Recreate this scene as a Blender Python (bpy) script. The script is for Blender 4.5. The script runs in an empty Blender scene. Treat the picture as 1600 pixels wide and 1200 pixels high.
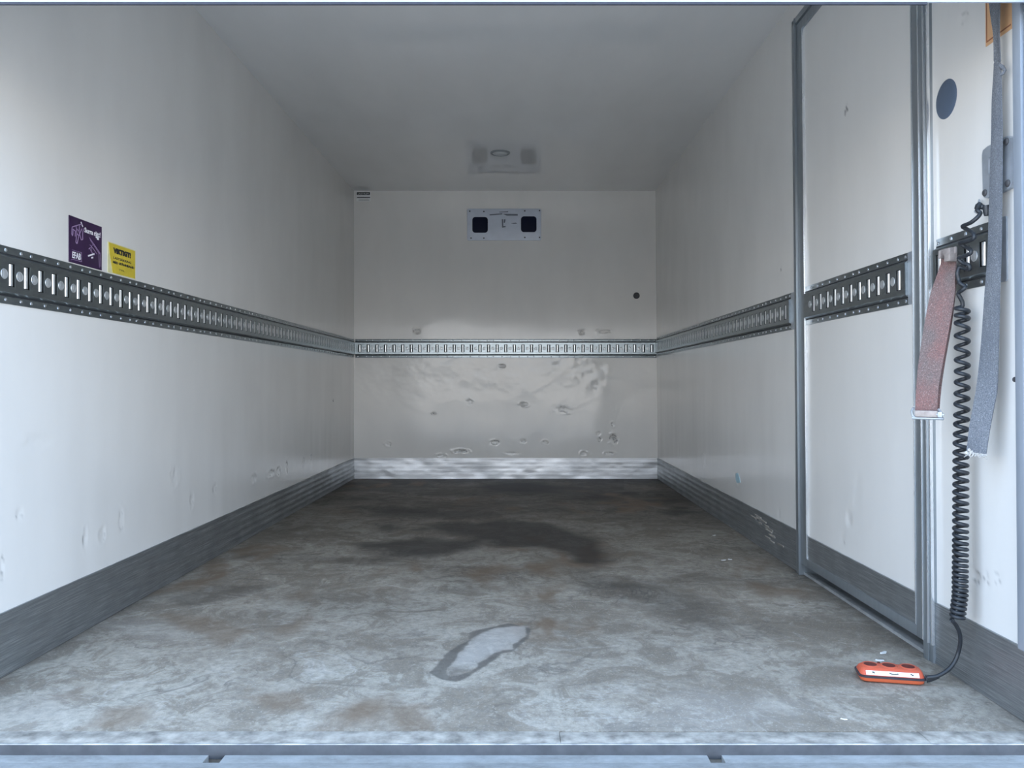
import bpy, bmesh, math, random
import numpy as np
from mathutils import Vector, Matrix

random.seed(4)
S = bpy.context.scene
COL = S.collection
PI = math.pi

# ------------------------------------------------------------------ camera
F = 1250.0                       # focal length in pixels of a 1600 wide frame
CX, CY = 810.0, 600.0            # vanishing point of the load bay
H = 0.7665                       # eye height above the load floor
D = 6.474                        # distance to the headboard
ZC = H + 302 / F * D             # ceiling height
cd = bpy.data.cameras.new('camera')
cd.sensor_fit = 'HORIZONTAL'
cd.sensor_width = 36.0
cd.lens = F / 1600 * 36.0
cd.shift_x = (800 - CX) / 1600
cd.clip_start = 0.02
cam = bpy.data.objects.new('camera', cd)
cam.location = (0, 0, H)
cam.rotation_euler = (PI / 2, 0, 0)
COL.objects.link(cam)
S.camera = cam

# ------------------------------------------------------------------ world and exposure
SKY_POWER = 4.7
w = bpy.data.worlds.new('overcast_sky')
S.world = w
w.use_nodes = True
nt = w.node_tree
nt.nodes.clear()
wo = nt.nodes.new('ShaderNodeOutputWorld')
bg = nt.nodes.new('ShaderNodeBackground')
tc = nt.nodes.new('ShaderNodeTexCoord')
sep = nt.nodes.new('ShaderNodeSeparateXYZ')
ramp = nt.nodes.new('ShaderNodeValToRGB')
nt.links.new(tc.outputs['Generated'], sep.inputs[0])
nt.links.new(sep.outputs['Z'], ramp.inputs[0])
ramp.color_ramp.elements[0].position = 0.0
ramp.color_ramp.elements[0].color = (0.96, 0.95, 0.94, 1)
ramp.color_ramp.elements[1].position = 0.75
ramp.color_ramp.elements[1].color = (0.34, 0.52, 0.80, 1)
e = ramp.color_ramp.elements.new(0.22)
e.color = (0.62, 0.75, 0.92, 1)
nt.links.new(ramp.outputs[0], bg.inputs['Color'])
bg.inputs['Strength'].default_value = SKY_POWER
nt.links.new(bg.outputs[0], wo.inputs[0])
# the sun stands ahead of the truck: it lights the yard behind, never the load bay
sl_ = bpy.data.lights.new('sun', 'SUN')
sl_.energy = 22.0
sl_.angle = math.radians(0.6)
sl_.color = (1.0, 0.93, 0.84)
sun = bpy.data.objects.new('sun', sl_)
sun.rotation_euler = (math.radians(-48), 0, math.radians(14))
COL.objects.link(sun)
S.view_settings.view_transform = 'Standard'
S.view_settings.look = 'None'
S.view_settings.gamma = 1.0
S.view_settings.use_curve_mapping = False
S.view_settings.exposure = 0.10


# ------------------------------------------------------------------ frames of reference
class Frame:
    """A surface: x runs along it, y stands out of it into the room, z up."""
    def __init__(s, o, u, v):
        s.o = Vector(o)
        v = Vector(v).normalized()
        u = Vector(u)
        u = (u - v * u.dot(v)).normalized()
        s.u, s.v = u, v
        s.n = v.cross(u)
        s.m = Matrix.Translation(s.o) @ Matrix((s.u, s.n, s.v)).transposed().to_4x4()
        s.mi = s.m.inverted()

    def hit(s, px, py, n=0.0):
        """where the sight line through a pixel meets the surface raised by n: (along, up)"""
        d = Vector(((px - CX) / F, 1.0, (CY - py) / F))
        c = Vector((0, 0, H))
        p0 = s.o + s.n * n
        t = (p0 - c).dot(s.n) / d.dot(s.n)
        q = s.mi @ (c + d * t)
        return q.x, q.z


SL = 6 / F
W = Frame((0, 0, 0), (1, 0, 0), (0, 0, 1))
LEFT = Frame((-1.3621, 0, 0), (-SL, -1, 0), (0, 0, 1))
RIGHT = Frame((1.160, 0, 0), (-SL, 1, 0), (-0.009, 0, 1))
BACK = Frame((0, D, 0), (-1, 0, 0), (0, 0, 1))
XL = lambda d: -1.3621 + SL * d
XR = lambda d: 1.160 - SL * d


def fl(px, py):
    """pixel -> point on the load floor"""
    d = H * F / (py - CY)
    return ((px - CX) / F * d, d)


def at(px, py, d):
    """point on the sight line of a pixel at depth d"""
    return Vector(((px - CX) / F * d, d, H + (CY - py) / F * d))


# ------------------------------------------------------------------ numpy noise
_rng = np.random.RandomState(7)
_tab = _rng.rand(256, 256)


def vn(x, y, s=0):
    x = np.asarray(x) + s * 17.31
    y = np.asarray(y) + s * 9.77
    xi = np.floor(x).astype(int)
    yi = np.floor(y).astype(int)
    fx = x - xi
    fy = y - yi
    fx = fx * fx * (3 - 2 * fx)
    fy = fy * fy * (3 - 2 * fy)
    a = _tab[xi & 255, yi & 255]
    b = _tab[(xi + 1) & 255, yi & 255]
    c = _tab[xi & 255, (yi + 1) & 255]
    d = _tab[(xi + 1) & 255, (yi + 1) & 255]
    return (a * (1 - fx) + b * fx) * (1 - fy) + (c * (1 - fx) + d * fx) * fy


def fbm(x, y, s=0, o=4):
    t = 0
    a = 0.5
    for k in range(o):
        t = t + a * vn(np.asarray(x) * 2 ** k, np.asarray(y) * 2 ** k, s + k)
        a *= 0.5
    return t


# ------------------------------------------------------------------ materials
def lin(r, g, b):
    f = lambda c: c / 12.92 if c <= 0.04045 else ((c + 0.055) / 1.055) ** 2.4
    return (f(r / 255), f(g / 255), f(b / 255), 1)


class Mat:
    def __init__(s, name, color=(0.8, 0.8, 0.8, 1), rough=0.5, metal=0.0, spec=0.5):
        s.m = bpy.data.materials.new(name)
        s.m.use_nodes = True
        s.t = s.m.node_tree
        s.p = s.t.nodes['Principled BSDF']
        s.p.inputs['Base Color'].default_value = color
        s.p.inputs['Roughness'].default_value = rough
        s.p.inputs['Metallic'].default_value = metal
        s.p.inputs['Specular IOR Level'].default_value = spec
        s.coord = None

    def n(s, kind, **kw):
        nd = s.t.nodes.new('ShaderNode' + kind)
        for k, v in kw.items():
            setattr(nd, k, v)
        return nd

    def set(s, sock, v):
        if hasattr(v, 'is_output'):
            s.t.links.new(v, sock)
        else:
            sock.default_value = v

    def vec(s, scale=(1, 1, 1), rot=(0, 0, 0), src='Object'):
        if s.coord is None:
            s.coord = s.n('TexCoord')
        mp = s.n('Mapping')
        mp.inputs['Scale'].default_value = scale
        mp.inputs['Rotation'].default_value = rot
        s.t.links.new(s.coord.outputs[src], mp.inputs['Vector'])
        return mp.outputs[0]

    def noise(s, vec, scale, detail=4, rough=0.55, dist=0.0):
        nd = s.n('TexNoise')
        s.t.links.new(vec, nd.inputs['Vector'])
        nd.inputs['Scale'].default_value = scale
        nd.inputs['Detail'].default_value = detail
        nd.inputs['Roughness'].default_value = rough
        nd.inputs['Distortion'].default_value = dist
        return nd.outputs['Fac']

    def ramp(s, v, *stops):
        nd = s.n('ValToRGB')
        cr = nd.color_ramp
        while len(cr.elements) < len(stops):
            cr.elements.new(0.5)
        for el, (p, c) in zip(cr.elements, stops):
            el.position = p
            el.color = c if isinstance(c, tuple) else (c, c, c, 1)
        s.t.links.new(v, nd.inputs[0])
        return nd.outputs[0]

    def mix(s, f, a, b, mode='MIX'):
        nd = s.n('Mix', data_type='RGBA', blend_type=mode)
        s.set(nd.inputs[0], f)
        s.set(nd.inputs[6], a)
        s.set(nd.inputs[7], b)
        return nd.outputs[2]

    def math(s, op, a, b=0.0):
        nd = s.n('Math', operation=op)
        s.set(nd.inputs[0], a)
        s.set(nd.inputs[1], b)
        return nd.outputs[0]

    def attr(s, name):
        nd = s.n('Attribute', attribute_name=name)
        return nd.outputs['Fac']

    def bump(s, h, strength=0.3, dist=0.002):
        nd = s.n('Bump')
        nd.inputs['Strength'].default_value = strength
        nd.inputs['Distance'].default_value = dist
        s.t.links.new(h, nd.inputs['Height'])
        s.t.links.new(nd.outputs[0], s.p.inputs['Normal'])

    def color(s, c):
        s.set(s.p.inputs['Base Color'], c)

    def rough(s, c):
        s.set(s.p.inputs['Roughness'], c)


def wall_material(name, base, rough):
    m = Mat(name, base, rough)
    v = m.vec((1, 1, 1))
    dirt = m.ramp(m.noise(m.vec((1.2, 1.2, 0.5)), 3.0, 5), (0.35, base), (0.75, tuple(c * 0.93 for c in base[:3]) + (1,)))
    sc = m.attr('scuff')
    c = m.mix(sc, dirt, (0.10, 0.10, 0.10, 1))
    m.color(c)
    m.rough(m.ramp(m.noise(v, 5.0, 4), (0.3, rough * 0.85), (0.7, rough * 1.25)))
    m.bump(m.noise(v, 180, 3), 0.03, 0.0004)
    return m.m


M = {}
M['wall'] = wall_material('white_gelcoat_wall', (0.80, 0.785, 0.755, 1), 0.15)
M['back'] = wall_material('white_headboard', (0.80, 0.775, 0.735, 1), 0.10)
M['door'] = wall_material('white_door_panel', (0.80, 0.785, 0.755, 1), 0.34)
M['ceil'] = wall_material('white_ceiling', (0.80, 0.795, 0.785, 1), 0.045)


def metal(name, base, rough, metallic=1.0, grain=(1, 1, 1), gs=40, bump=0.15, spread=0.3, contrast=0.25):
    m = Mat(name, base + (1,), rough, metallic)
    v = m.vec(grain)
    nz = m.noise(v, gs, 5)
    hi = tuple(min(1, c * (1 + contrast)) for c in base) + (1,)
    lo = tuple(c * (1 - contrast) for c in base) + (1,)
    m.color(m.ramp(nz, (0.3, lo), (0.7, hi)))
    m.rough(m.ramp(m.noise(v, gs * 0.6, 4), (0.3, rough * (1 - spread)), (0.7, min(1, rough * (1 + spread)))))
    m.bump(nz, bump, 0.0008)
    return m.m


M['galv'] = metal('galvanised_rail', (0.30, 0.335, 0.35), 0.31, 0.95, (1, 1, 3), 30, 0.0, spread=0.04, contrast=0.10)
M['bar'] = Mat('bright_zinc_bar', (0.95, 0.96, 0.96, 1), 0.28, 0.8).m
M['dimple'] = metal('dull_zinc_dimple', (0.60, 0.62, 0.63), 0.38, 0.6, (40, 1, 1), 8, 0.1)
M['dark'] = Mat('dark_recess_and_shade', (0.02, 0.022, 0.026, 1), 0.7).m
M['alu'] = metal('aluminium_profile', (0.33, 0.365, 0.39), 0.42, 0.7, (1, 1, 0.1), 60, 0.03, spread=0.08, contrast=0.06)
M['alu_edge'] = metal('aluminium_edge', (0.88, 0.9, 0.92), 0.25, 0.8, (1, 1, 0.1), 60, 0.05, contrast=0.08)
M['rivet'] = metal('rivet_steel', (0.85, 0.87, 0.9), 0.2, 0.9, (1, 1, 1), 80, 0.05, contrast=0.1)


def kick_material():
    m = Mat('scratched_kick_plate', (0.35, 0.37, 0.38, 1), 0.45, 0.85)
    lines = m.noise(m.vec((1.5, 1, 70)), 4.0, 7, 0.7)
    patch = m.noise(m.vec((1, 1, 1)), 5.0, 5)
    scr = m.ramp(lines, (0.30, (0.24, 0.255, 0.265, 1)), (0.52, (0.38, 0.405, 0.42, 1)), (0.72, (0.66, 0.69, 0.71, 1)))
    m.color(m.mix(m.ramp(patch, (0.40, 0.0), (0.75, 0.55)), scr, (0.26, 0.26, 0.255, 1)))
    m.rough(m.ramp(patch, (0.3, 0.36), (0.7, 0.55)))
    m.bump(lines, 0.22, 0.0010)
    return m.m


M['kick'] = kick_material()


def kick_back_material():
    m = Mat('polished_kick_plate', (0.6, 0.61, 0.62, 1), 0.3, 0.85)
    lines = m.noise(m.vec((1.0, 1, 40)), 3.0, 6, 0.65)
    m.color(m.ramp(lines, (0.3, (0.42, 0.43, 0.44, 1)), (0.7, (0.66, 0.67, 0.69, 1))))
    m.rough(m.ramp(m.noise(m.vec(), 6, 4), (0.3, 0.32), (0.7, 0.46)))
    m.bump(lines, 0.2, 0.0010)
    return m.m


M['kick_back'] = kick_back_material()


def floor_material():
    m = Mat('worn_load_floor', (0.4, 0.4, 0.4, 1), 0.5, 0.0, 0.3)
    v = m.vec((1, 1, 1))
    vd = m.vec((1.0, 0.55, 1), (0, 0, math.radians(28)))
    big = m.noise(vd, 2.2, 7, 0.62, 0.8)
    mid = m.noise(vd, 6.5, 9, 0.73, 1.0)
    fine = m.noise(v, 45, 6, 0.7)
    grit = m.noise(v, 160, 3, 0.6)
    mid2 = m.noise(vd, 17.0, 9, 0.76, 0.6)
    base = m.ramp(big, (0.36, (0.48, 0.435, 0.365, 1)), (0.48, (0.43, 0.38, 0.315, 1)), (0.60, (0.285, 0.24, 0.19, 1)))
    base = m.mix(m.ramp(mid, (0.50, 0.0), (0.56, 0.72)), base, (0.24, 0.20, 0.155, 1))
    base = m.mix(m.ramp(mid, (0.37, 0.7), (0.43, 0.0)), base, (0.55, 0.50, 0.43, 1))
    base = m.mix(m.ramp(mid2, (0.53, 0.0), (0.62, 0.5)), base, (0.20, 0.165, 0.13, 1))
    base = m.mix(m.ramp(mid2, (0.36, 0.45), (0.45, 0.0)), base, (0.60, 0.55, 0.48, 1))
    # tide marks where puddles dried: thin contour lines
    cont = m.noise(m.vec((1, 0.5, 1), (0, 0, math.radians(20))), 3.1, 5, 0.5, 0.5)
    line = m.ramp(cont, (0.475, 0.0), (0.492, 0.75), (0.496, 0.75), (0.503, 0.0))
    gate = m.ramp(m.noise(v, 2.6, 2), (0.46, 0.0), (0.6, 0.8))
    base = m.mix(m.math('MULTIPLY', line, gate), base, (0.13, 0.115, 0.10, 1))
    line2 = m.ramp(cont, (0.56, 0.0), (0.57, 0.6), (0.58, 0.0))
    base = m.mix(m.math('MULTIPLY', line2, gate), base, (0.66, 0.62, 0.57, 1))
    base = m.mix(m.ramp(fine, (0.38, 0.5), (0.58, 0.0)), base, (0.20, 0.185, 0.165, 1))
    base = m.mix(m.ramp(grit, (0.57, 0.0), (0.72, 0.55)), base, (0.66, 0.61, 0.54, 1))
    # darker tone, then worn in dirt and wet stains (own shapes)
    base = m.mix(m.attr('darkening'), base, (0.038, 0.031, 0.027, 1))
    base = m.mix(m.attr('rust'), base, (0.19, 0.13, 0.085, 1))
    base = m.mix(m.attr('pale'), base, (0.60, 0.57, 0.54, 1))
    base = m.mix(m.attr('wet'), base, (0.028, 0.025, 0.024, 1))
    base = m.mix(m.attr('ring'), base, (0.105, 0.098, 0.09, 1))
    m.color(base)
    r = m.ramp(mid, (0.3, 0.5), (0.7, 0.68))
    r = m.mix(m.attr('wet'), r, (0.62, 0.62, 0.62, 1))
    r = m.mix(m.attr('ring'), r, (0.30, 0.30, 0.30, 1))
    m.rough(r)
    m.bump(m.math('ADD', m.math('MULTIPLY', mid, 0.8), m.math('MULTIPLY', fine, 0.35)), 0.35, 0.004)
    return m.m


M['floor'] = floor_material()


def sill_material():
    m = Mat('worn_sill_aluminium', (0.5, 0.53, 0.55, 1), 0.45, 0.30)
    v = m.vec((1, 2, 2))
    a = m.noise(v, 9, 9, 0.75)
    m.color(m.ramp(a, (0.3, (0.24, 0.235, 0.225, 1)), (0.5, (0.38, 0.385, 0.38, 1)), (0.72, (0.52, 0.53, 0.53, 1))))
    m.rough(m.ramp(a, (0.3, 0.6), (0.7, 0.38)))
    m.bump(a, 0.3, 0.001)
    return m.m


M['sill'] = sill_material()
M['edge_worn'] = metal('worn_bright_edge', (0.58, 0.60, 0.62), 0.4, 0.6, (1, 1, 1), 16, 0.1, contrast=0.55)
M['lip'] = metal('dull_steel_lip', (0.085, 0.09, 0.10), 0.65, 0.3, (1, 1, 1), 25, 0.1, contrast=0.2)


def plain(name, col, rough=0.5, var=0.12, scale=30, metallic=0.0, bump=0.0, grain=(1, 1, 1)):
    m = Mat(name, col, rough, metallic)
    nz = m.noise(m.vec(grain), scale, 4)
    m.color(m.ramp(nz, (0.3, tuple(c * (1 - var) for c in col[:3]) + (1,)), (0.7, tuple(min(1, c * (1 + var)) for c in col[:3]) + (1,))))
    if bump:
        m.bump(nz, bump, 0.001)
    return m.m


M['strip'] = plain('worn_floor_strip', (0.36, 0.33, 0.29, 1), 0.75, 0.45, 26, 0.0, 0.3)
M['strip'].node_tree.nodes['Principled BSDF'].inputs['Specular IOR Level'].default_value = 0.15


def webbing(name, c1, c2, c3, band=0.0):
    m = Mat(name, c1, 0.85, 0.0, 0.2)
    wv = m.n('TexWave', wave_type='BANDS', bands_direction='Z')
    m.t.links.new(m.vec(), wv.inputs['Vector'])
    wv.inputs['Scale'].default_value = 190
    wv.inputs['Distortion'].default_value = 3.0
    wx = m.n('TexWave', wave_type='BANDS', bands_direction='X')
    m.t.links.new(m.vec(), wx.inputs['Vector'])
    wx.inputs['Scale'].default_value = 150
    wx.inputs['Distortion'].default_value = 3.0
    weave = m.math('MULTIPLY', wv.outputs['Fac'], wx.outputs['Fac'])
    nz = m.noise(m.vec((1, 1, 0.6)), 14, 4, 0.6)
    c = m.mix(m.ramp(nz, (0.35, 0.0), (0.65, 1.0)), c1, c2)
    c = m.mix(m.ramp(weave, (0.05, 0.35), (0.6, 0.0)), c, c3)
    c = m.mix(m.ramp(m.noise(m.vec((1, 1, 1)), 420, 3, 0.7), (0.42, 0.75), (0.56, 0.0)), c, c3)
    c = m.mix(m.ramp(m.noise(m.vec((1, 1, 1)), 300, 3, 0.7), (0.56, 0.0), (0.70, 0.6)), c, tuple(min(1, 1.9 * q + 0.03) for q in c1[:3]) + (1,))
    m.color(c)
    m.bump(weave, 0.5, 0.001)
    return m.m


M['strap_red'] = webbing('faded_red_webbing', (0.24, 0.185, 0.175, 1), (0.33, 0.16, 0.145, 1), (0.11, 0.09, 0.088, 1))
M['strap_grey'] = webbing('grey_webbing', (0.185, 0.20, 0.225, 1), (0.25, 0.265, 0.285, 1), (0.095, 0.105, 0.125, 1))
M['fray'] = plain('frayed_fibre', (0.50, 0.48, 0.45, 1), 0.9, 0.3, 200)
M['fitting'] = plain('pale_zinc_fitting', (0.36, 0.315, 0.295, 1), 0.5, 0.2, 60, 0.4, 0.2)
M['cord'] = plain('black_rubber_cord', (0.022, 0.026, 0.032, 1), 0.42, 0.2, 30)
M['orange'] = plain('orange_plastic', (0.62, 0.115, 0.06, 1), 0.42, 0.06, 20)
M['orange_base'] = plain('orange_base_plastic', (0.60, 0.125, 0.05, 1), 0.5, 0.06, 20)
M['seam'] = plain('dark_rubber_seam', (0.035, 0.03, 0.04, 1), 0.5, 0.2, 40)
M['button'] = plain('dark_red_button', (0.13, 0.015, 0.012, 1), 0.5, 0.2, 40)
M['ink'] = plain('black_print', (0.02, 0.02, 0.022, 1), 0.5, 0.2, 40)
M['white_print'] = plain('white_print', (0.85, 0.84, 0.86, 1), 0.5, 0.05, 40)
M['lilac'] = plain('lilac_print', (0.36, 0.25, 0.42, 1), 0.5, 0.15, 40)
M['purple'] = plain('purple_vinyl', (0.034, 0.010, 0.055, 1), 0.3, 0.3, 12)
M['yellow'] = plain('yellow_vinyl', (0.68, 0.53, 0.045, 1), 0.45, 0.12, 18)
M['orange_label'] = plain('faded_orange_vinyl', (0.72, 0.43, 0.23, 1), 0.5, 0.08, 16)
M['orange_line'] = plain('brown_print', (0.30, 0.11, 0.05, 1), 0.5, 0.1, 40)
M['paper'] = plain('white_label', (0.82, 0.82, 0.80, 1), 0.4, 0.03, 40)
M['plate'] = plain('pale_cover_plate', (0.62, 0.66, 0.74, 1), 0.28, 0.05, 14)
M['navy'] = Mat('dark_blue_window', (0.004, 0.006, 0.022, 1), 0.55, 0.0, 0.15).m
M['cap'] = plain('blue_grey_cap', (0.085, 0.12, 0.18, 1), 0.5, 0.06, 10)
M['plug'] = plain('grey_rubber_plug', (0.06, 0.06, 0.065, 1), 0.6, 0.2, 80)
M['lamp'] = plain('frosted_lamp_lens', (0.62, 0.64, 0.64, 1), 0.3, 0.05, 30)
M['lamp_rim'] = plain('grey_lamp_rim', (0.30, 0.32, 0.33, 1), 0.35, 0.1, 30)
M['handle_plate'] = metal('zinc_handle_plate', (0.46, 0.50, 0.55), 0.45, 0.6, (1, 1, 1), 25, 0.1, contrast=0.1)
M['post'] = metal('rear_frame_steel', (0.42, 0.47, 0.54), 0.45, 0.5, (1, 1, 0.12), 40, 0.04, spread=0.1, contrast=0.08)
M['shutter'] = plain('pale_shutter', (0.36, 0.40, 0.47, 1), 0.4, 0.05, 10)
M['rubber'] = plain('dark_rubber_seal', (0.02, 0.024, 0.04, 1), 0.6, 0.2, 30)
M['asphalt'] = plain('asphalt', (0.34, 0.33, 0.31, 1), 0.9, 0.25, 40, 0, 0.3)
M['shell'] = plain('grey_outer_skin', (0.5, 0.5, 0.5, 1), 0.6)


# ------------------------------------------------------------------ mesh kit
class MB:
    def __init__(s):
        s.b = bmesh.new()

    def box(s, x0, x1, y0, y1, z0, z1, bev=0.0):
        t = bmesh.new()
        vs = [t.verts.new((x, y, z)) for x in (x0, x1) for y in (y0, y1) for z in (z0, z1)]
        for f in ((0, 1, 3, 2), (4, 6, 7, 5), (0, 4, 5, 1), (2, 3, 7, 6), (0, 2, 6, 4), (1, 5, 7, 3)):
            t.faces.new([vs[i] for i in f])
        bmesh.ops.recalc_face_normals(t, faces=t.faces)
        if bev:
            bmesh.ops.bevel(t, geom=t.edges[:], offset=bev, segments=2, profile=0.6, affect='EDGES')
        s.add(t)
        return s

    def add(s, t, mat=None):
        if mat is not None:
            bmesh.ops.transform(t, matrix=mat, verts=t.verts)
        me = bpy.data.meshes.new('tmp')
        t.to_mesh(me)
        t.free()
        s.b.from_mesh(me)
        bpy.data.meshes.remove(me)

    def prism(s, pts, y0, y1, bev=0.0, bseg=2):
        """polygon in (x, z) drawn out from y0 to y1"""
        t = bmesh.new()
        a = [t.verts.new((p[0], y0, p[1])) for p in pts]
        b = [t.verts.new((p[0], y1, p[1])) for p in pts]
        n = len(pts)
        t.faces.new(a)
        t.faces.new(b[::-1])
        for i in range(n):
            t.faces.new((a[i], b[i], b[(i + 1) % n], a[(i + 1) % n]))
        bmesh.ops.recalc_face_normals(t, faces=t.faces)
        if bev:
            ed = [q for q in t.edges if all(abs(v.co.y - y1) < 1e-6 for v in q.verts)]
            bmesh.ops.bevel(t, geom=ed, offset=bev, segments=bseg, profile=0.6, affect='EDGES')
        s.add(t)
        return s

    def ring(s, outer, inner, y0, y1):
        """plate with a hole: two loops of equal length in (x, z)"""
        t = bmesh.new()
        n = len(outer)
        L = [[t.verts.new((p[0], y, p[1])) for p in lp] for lp in (outer, inner) for y in (y0, y1)]
        for i in range(n):
            j = (i + 1) % n
            for p, q in ((0, 1), (1, 3), (3, 2), (2, 0)):
                t.faces.new((L[p][i], L[p][j], L[q][j], L[q][i]))
        bmesh.ops.recalc_face_normals(t, faces=t.faces)
        s.add(t)
        return s

    def lathe(s, prof, c=(0, 0, 0), axis='y', seg=24, sx=1.0):
        """profile of (radius, height) turned about an axis through c"""
        t = bmesh.new()
        rows = []
        for r, h in prof:
            if r < 1e-6:
                rows.append([t.verts.new((0, h, 0))])
            else:
                rows.append([t.verts.new((r * sx * math.cos(2 * PI * k / seg), h, r * math.sin(2 * PI * k / seg))) for k in range(seg)])
        for a, b in zip(rows, rows[1:]):
            for k in range(seg):
                l = (k + 1) % seg
                if len(a) == 1 and len(b) > 1:
                    t.faces.new((a[0], b[k], b[l]))
                elif len(b) == 1 and len(a) > 1:
                    t.faces.new((a[k], b[0], a[l]))
                elif len(a) > 1:
                    t.faces.new((a[k], b[k], b[l], a[l]))
        bmesh.ops.recalc_face_normals(t, faces=t.faces)
        m = Matrix.Translation(c)
        if axis == 'z':
            m = m @ Matrix.Rotation(PI / 2, 4, 'X')
        elif axis == 'x':
            m = m @ Matrix.Rotation(-PI / 2, 4, 'Z')
        s.add(t, m)
        return s

    def tube(s, path, r, seg=10):
        """round tube along a list of points; r may be a list"""
        P = [Vector(p) for p in path]
        n = len(P)
        R = r if isinstance(r, (list, tuple)) else [r] * n
        t = bmesh.new()
        rows = []
        up = None
        for i in range(n):
            tg = (P[min(i + 1, n - 1)] - P[max(i - 1, 0)]).normalized()
            if up is None:
                up = tg.orthogonal().normalized()
            else:
                up = (up - tg * up.dot(tg))
                up = up.normalized() if up.length > 1e-6 else tg.orthogonal().normalized()
            sd = tg.cross(up)
            rows.append([t.verts.new(P[i] + (up * math.cos(2 * PI * k / seg) + sd * math.sin(2 * PI * k / seg)) * R[i]) for k in range(seg)])
        for a, b in zip(rows, rows[1:]):
            for k in range(seg):
                t.faces.new((a[k], a[(k + 1) % seg], b[(k + 1) % seg], b[k]))
        t.faces.new(rows[0][::-1])
        t.faces.new(rows[-1])
        bmesh.ops.recalc_face_normals(t, faces=t.faces)
        s.add(t)
        return s

    def loft(s, loops, cap=True):
        t = bmesh.new()
        rows = [[t.verts.new(p) for p in lp] for lp in loops]
        n = len(rows[0])
        for a, b in zip(rows, rows[1:]):
            for k in range(n):
                t.faces.new((a[k], a[(k + 1) % n], b[(k + 1) % n], b[k]))
        if cap:
            t.faces.new(rows[0][::-1])
            t.faces.new(rows[-1])
        bmesh.ops.recalc_face_normals(t, faces=t.faces)
        s.add(t)
        return s

    def mesh(s, name, off=(0, 0, 0), angle=35):
        if any(off):
            bmesh.ops.translate(s.b, vec=-Vector(off), verts=s.b.verts)
        me = bpy.data.meshes.new(name)
        s.b.to_mesh(me)
        s.b.free()
        me.shade_smooth()
        me.set_sharp_from_angle(angle=math.radians(angle))
        return me


OFF = {}


def put(name, me, mat, parent=None):
    if mat is not None and not me.materials:
        me.materials.append(mat)
    o = bpy.data.objects.new(name, me)
    COL.objects.link(o)
    if parent is not None:
        o.parent = parent
    return o


def part(name, mb, mat, parent, angle=35):
    """one mesh of a thing; mb is drawn in the coordinates of the thing's frame"""
    off = OFF[parent.name]
    o = put(name, mb.mesh(name, off, angle), M[mat] if isinstance(mat, str) else mat, parent)
    OFF[o.name] = off
    return o


def thing(name, label, cat, frame=W, loc=(0, 0, 0), group=None, kind=None):
    o = bpy.data.objects.new(name, None)
    o.empty_display_size = 0.05
    COL.objects.link(o)
    o.matrix_world = frame.m @ Matrix.Translation(loc)
    OFF[o.name] = Vector(loc)
    o['label'] = label
    if kind:
        o['kind'] = kind
    else:
        o['category'] = cat
    if group:
        o['group'] = group
    return o


def single(name, mb, mat, label, cat=None, frame=W, loc=(0, 0, 0), group=None, kind=None, angle=35):
    o = put(name, mb.mesh(name, loc, angle), M[mat] if isinstance(mat, str) else mat)
    o.matrix_world = frame.m @ Matrix.Translation(loc)
    OFF[o.name] = Vector(loc)
    o['label'] = label
    if kind:
        o['kind'] = kind
    elif cat:
        o['category'] = cat
    if group:
        o['group'] = group
    return o


def lettering(text, x, z, w_, h_, n, depth=0.0004, bold=0.0):
    """flat letters on a surface, x = their left end as read by a viewer facing it"""
    cu = bpy.data.curves.new('txt', 'FONT')
    cu.body = text
    cu.size = 1
    cu.offset = bold
    cu.resolution_u = 2
    ob = bpy.data.objects.new('txt', cu)
    COL.objects.link(ob)
    dg = bpy.context.evaluated_depsgraph_get()
    me = bpy.data.meshes.new_from_object(ob.evaluated_get(dg))
    bpy.data.objects.remove(ob)
    bpy.data.curves.remove(cu)
    b = MB()
    b.b.from_mesh(me)
    bpy.data.meshes.remove(me)
    xs = [v.co.x for v in b.b.verts]
    ys = [v.co.y for v in b.b.verts]
    x0, x1, y0, y1 = min(xs), max(xs), min(ys), max(ys)
    for v in b.b.verts:
        tx = (v.co.x - x0) / (x1 - x0) * w_
        ty = (v.co.y - y0) / (y1 - y0) * h_
        v.co = Vector((x - tx, n, z + ty))
    r = bmesh.ops.extrude_face_region(b.b, geom=b.b.faces[:])
    for v in r['geom']:
        if isinstance(v, bmesh.types.BMVert):
            v.co.y += depth
    bmesh.ops.recalc_face_normals(b.b, faces=b.b.faces)
    return b


# ------------------------------------------------------------------ big relief surfaces
def sheet(x0, x1, z0, z1, step, height, attrs=None, thick=0.06, holes=()):
    """solid slab: relief front face at y = height(x, z), flat back at -thick; holes are (x0, x1, z0, z1) left out"""
    nx = max(2, int(round((x1 - x0) / step)) + 1)
    nz = max(2, int(round((z1 - z0) / step)) + 1)
    X, Z = np.meshgrid(np.linspace(x0, x1, nx), np.linspace(z0, z1, nz), indexing='ij')
    X = X.ravel()
    Z = Z.ravel()
    Y = height(X, Z)
    co = np.stack([X, Y, Z], 1)
    idx = np.arange(nx * nz).reshape(nx, nz)
    q = np.stack([idx[:-1, :-1], idx[:-1, 1:], idx[1:, 1:], idx[1:, :-1]], -1).reshape(-1, 4)
    # back and edges
    rim = np.concatenate([idx[:, 0], idx[-1, 1:], idx[-2::-1, -1], idx[0, -2:0:-1]])
    rb = co[rim].copy()
    rb[:, 1] = -thick
    base = len(co)
    co = np.concatenate([co, rb])
    k = np.arange(len(rim))
    j = (k + 1) % len(rim)
    side = np.stack([rim[k], rim[j], base + j, base + k], 1)
    cor = base + np.array([0, nx - 1, nx - 1 + nz - 1, 2 * (nx - 1) + nz - 1])
    backf = cor[None, :]
    return co, np.concatenate([q, side, backf[:, ::-1]]), X, Z


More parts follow.
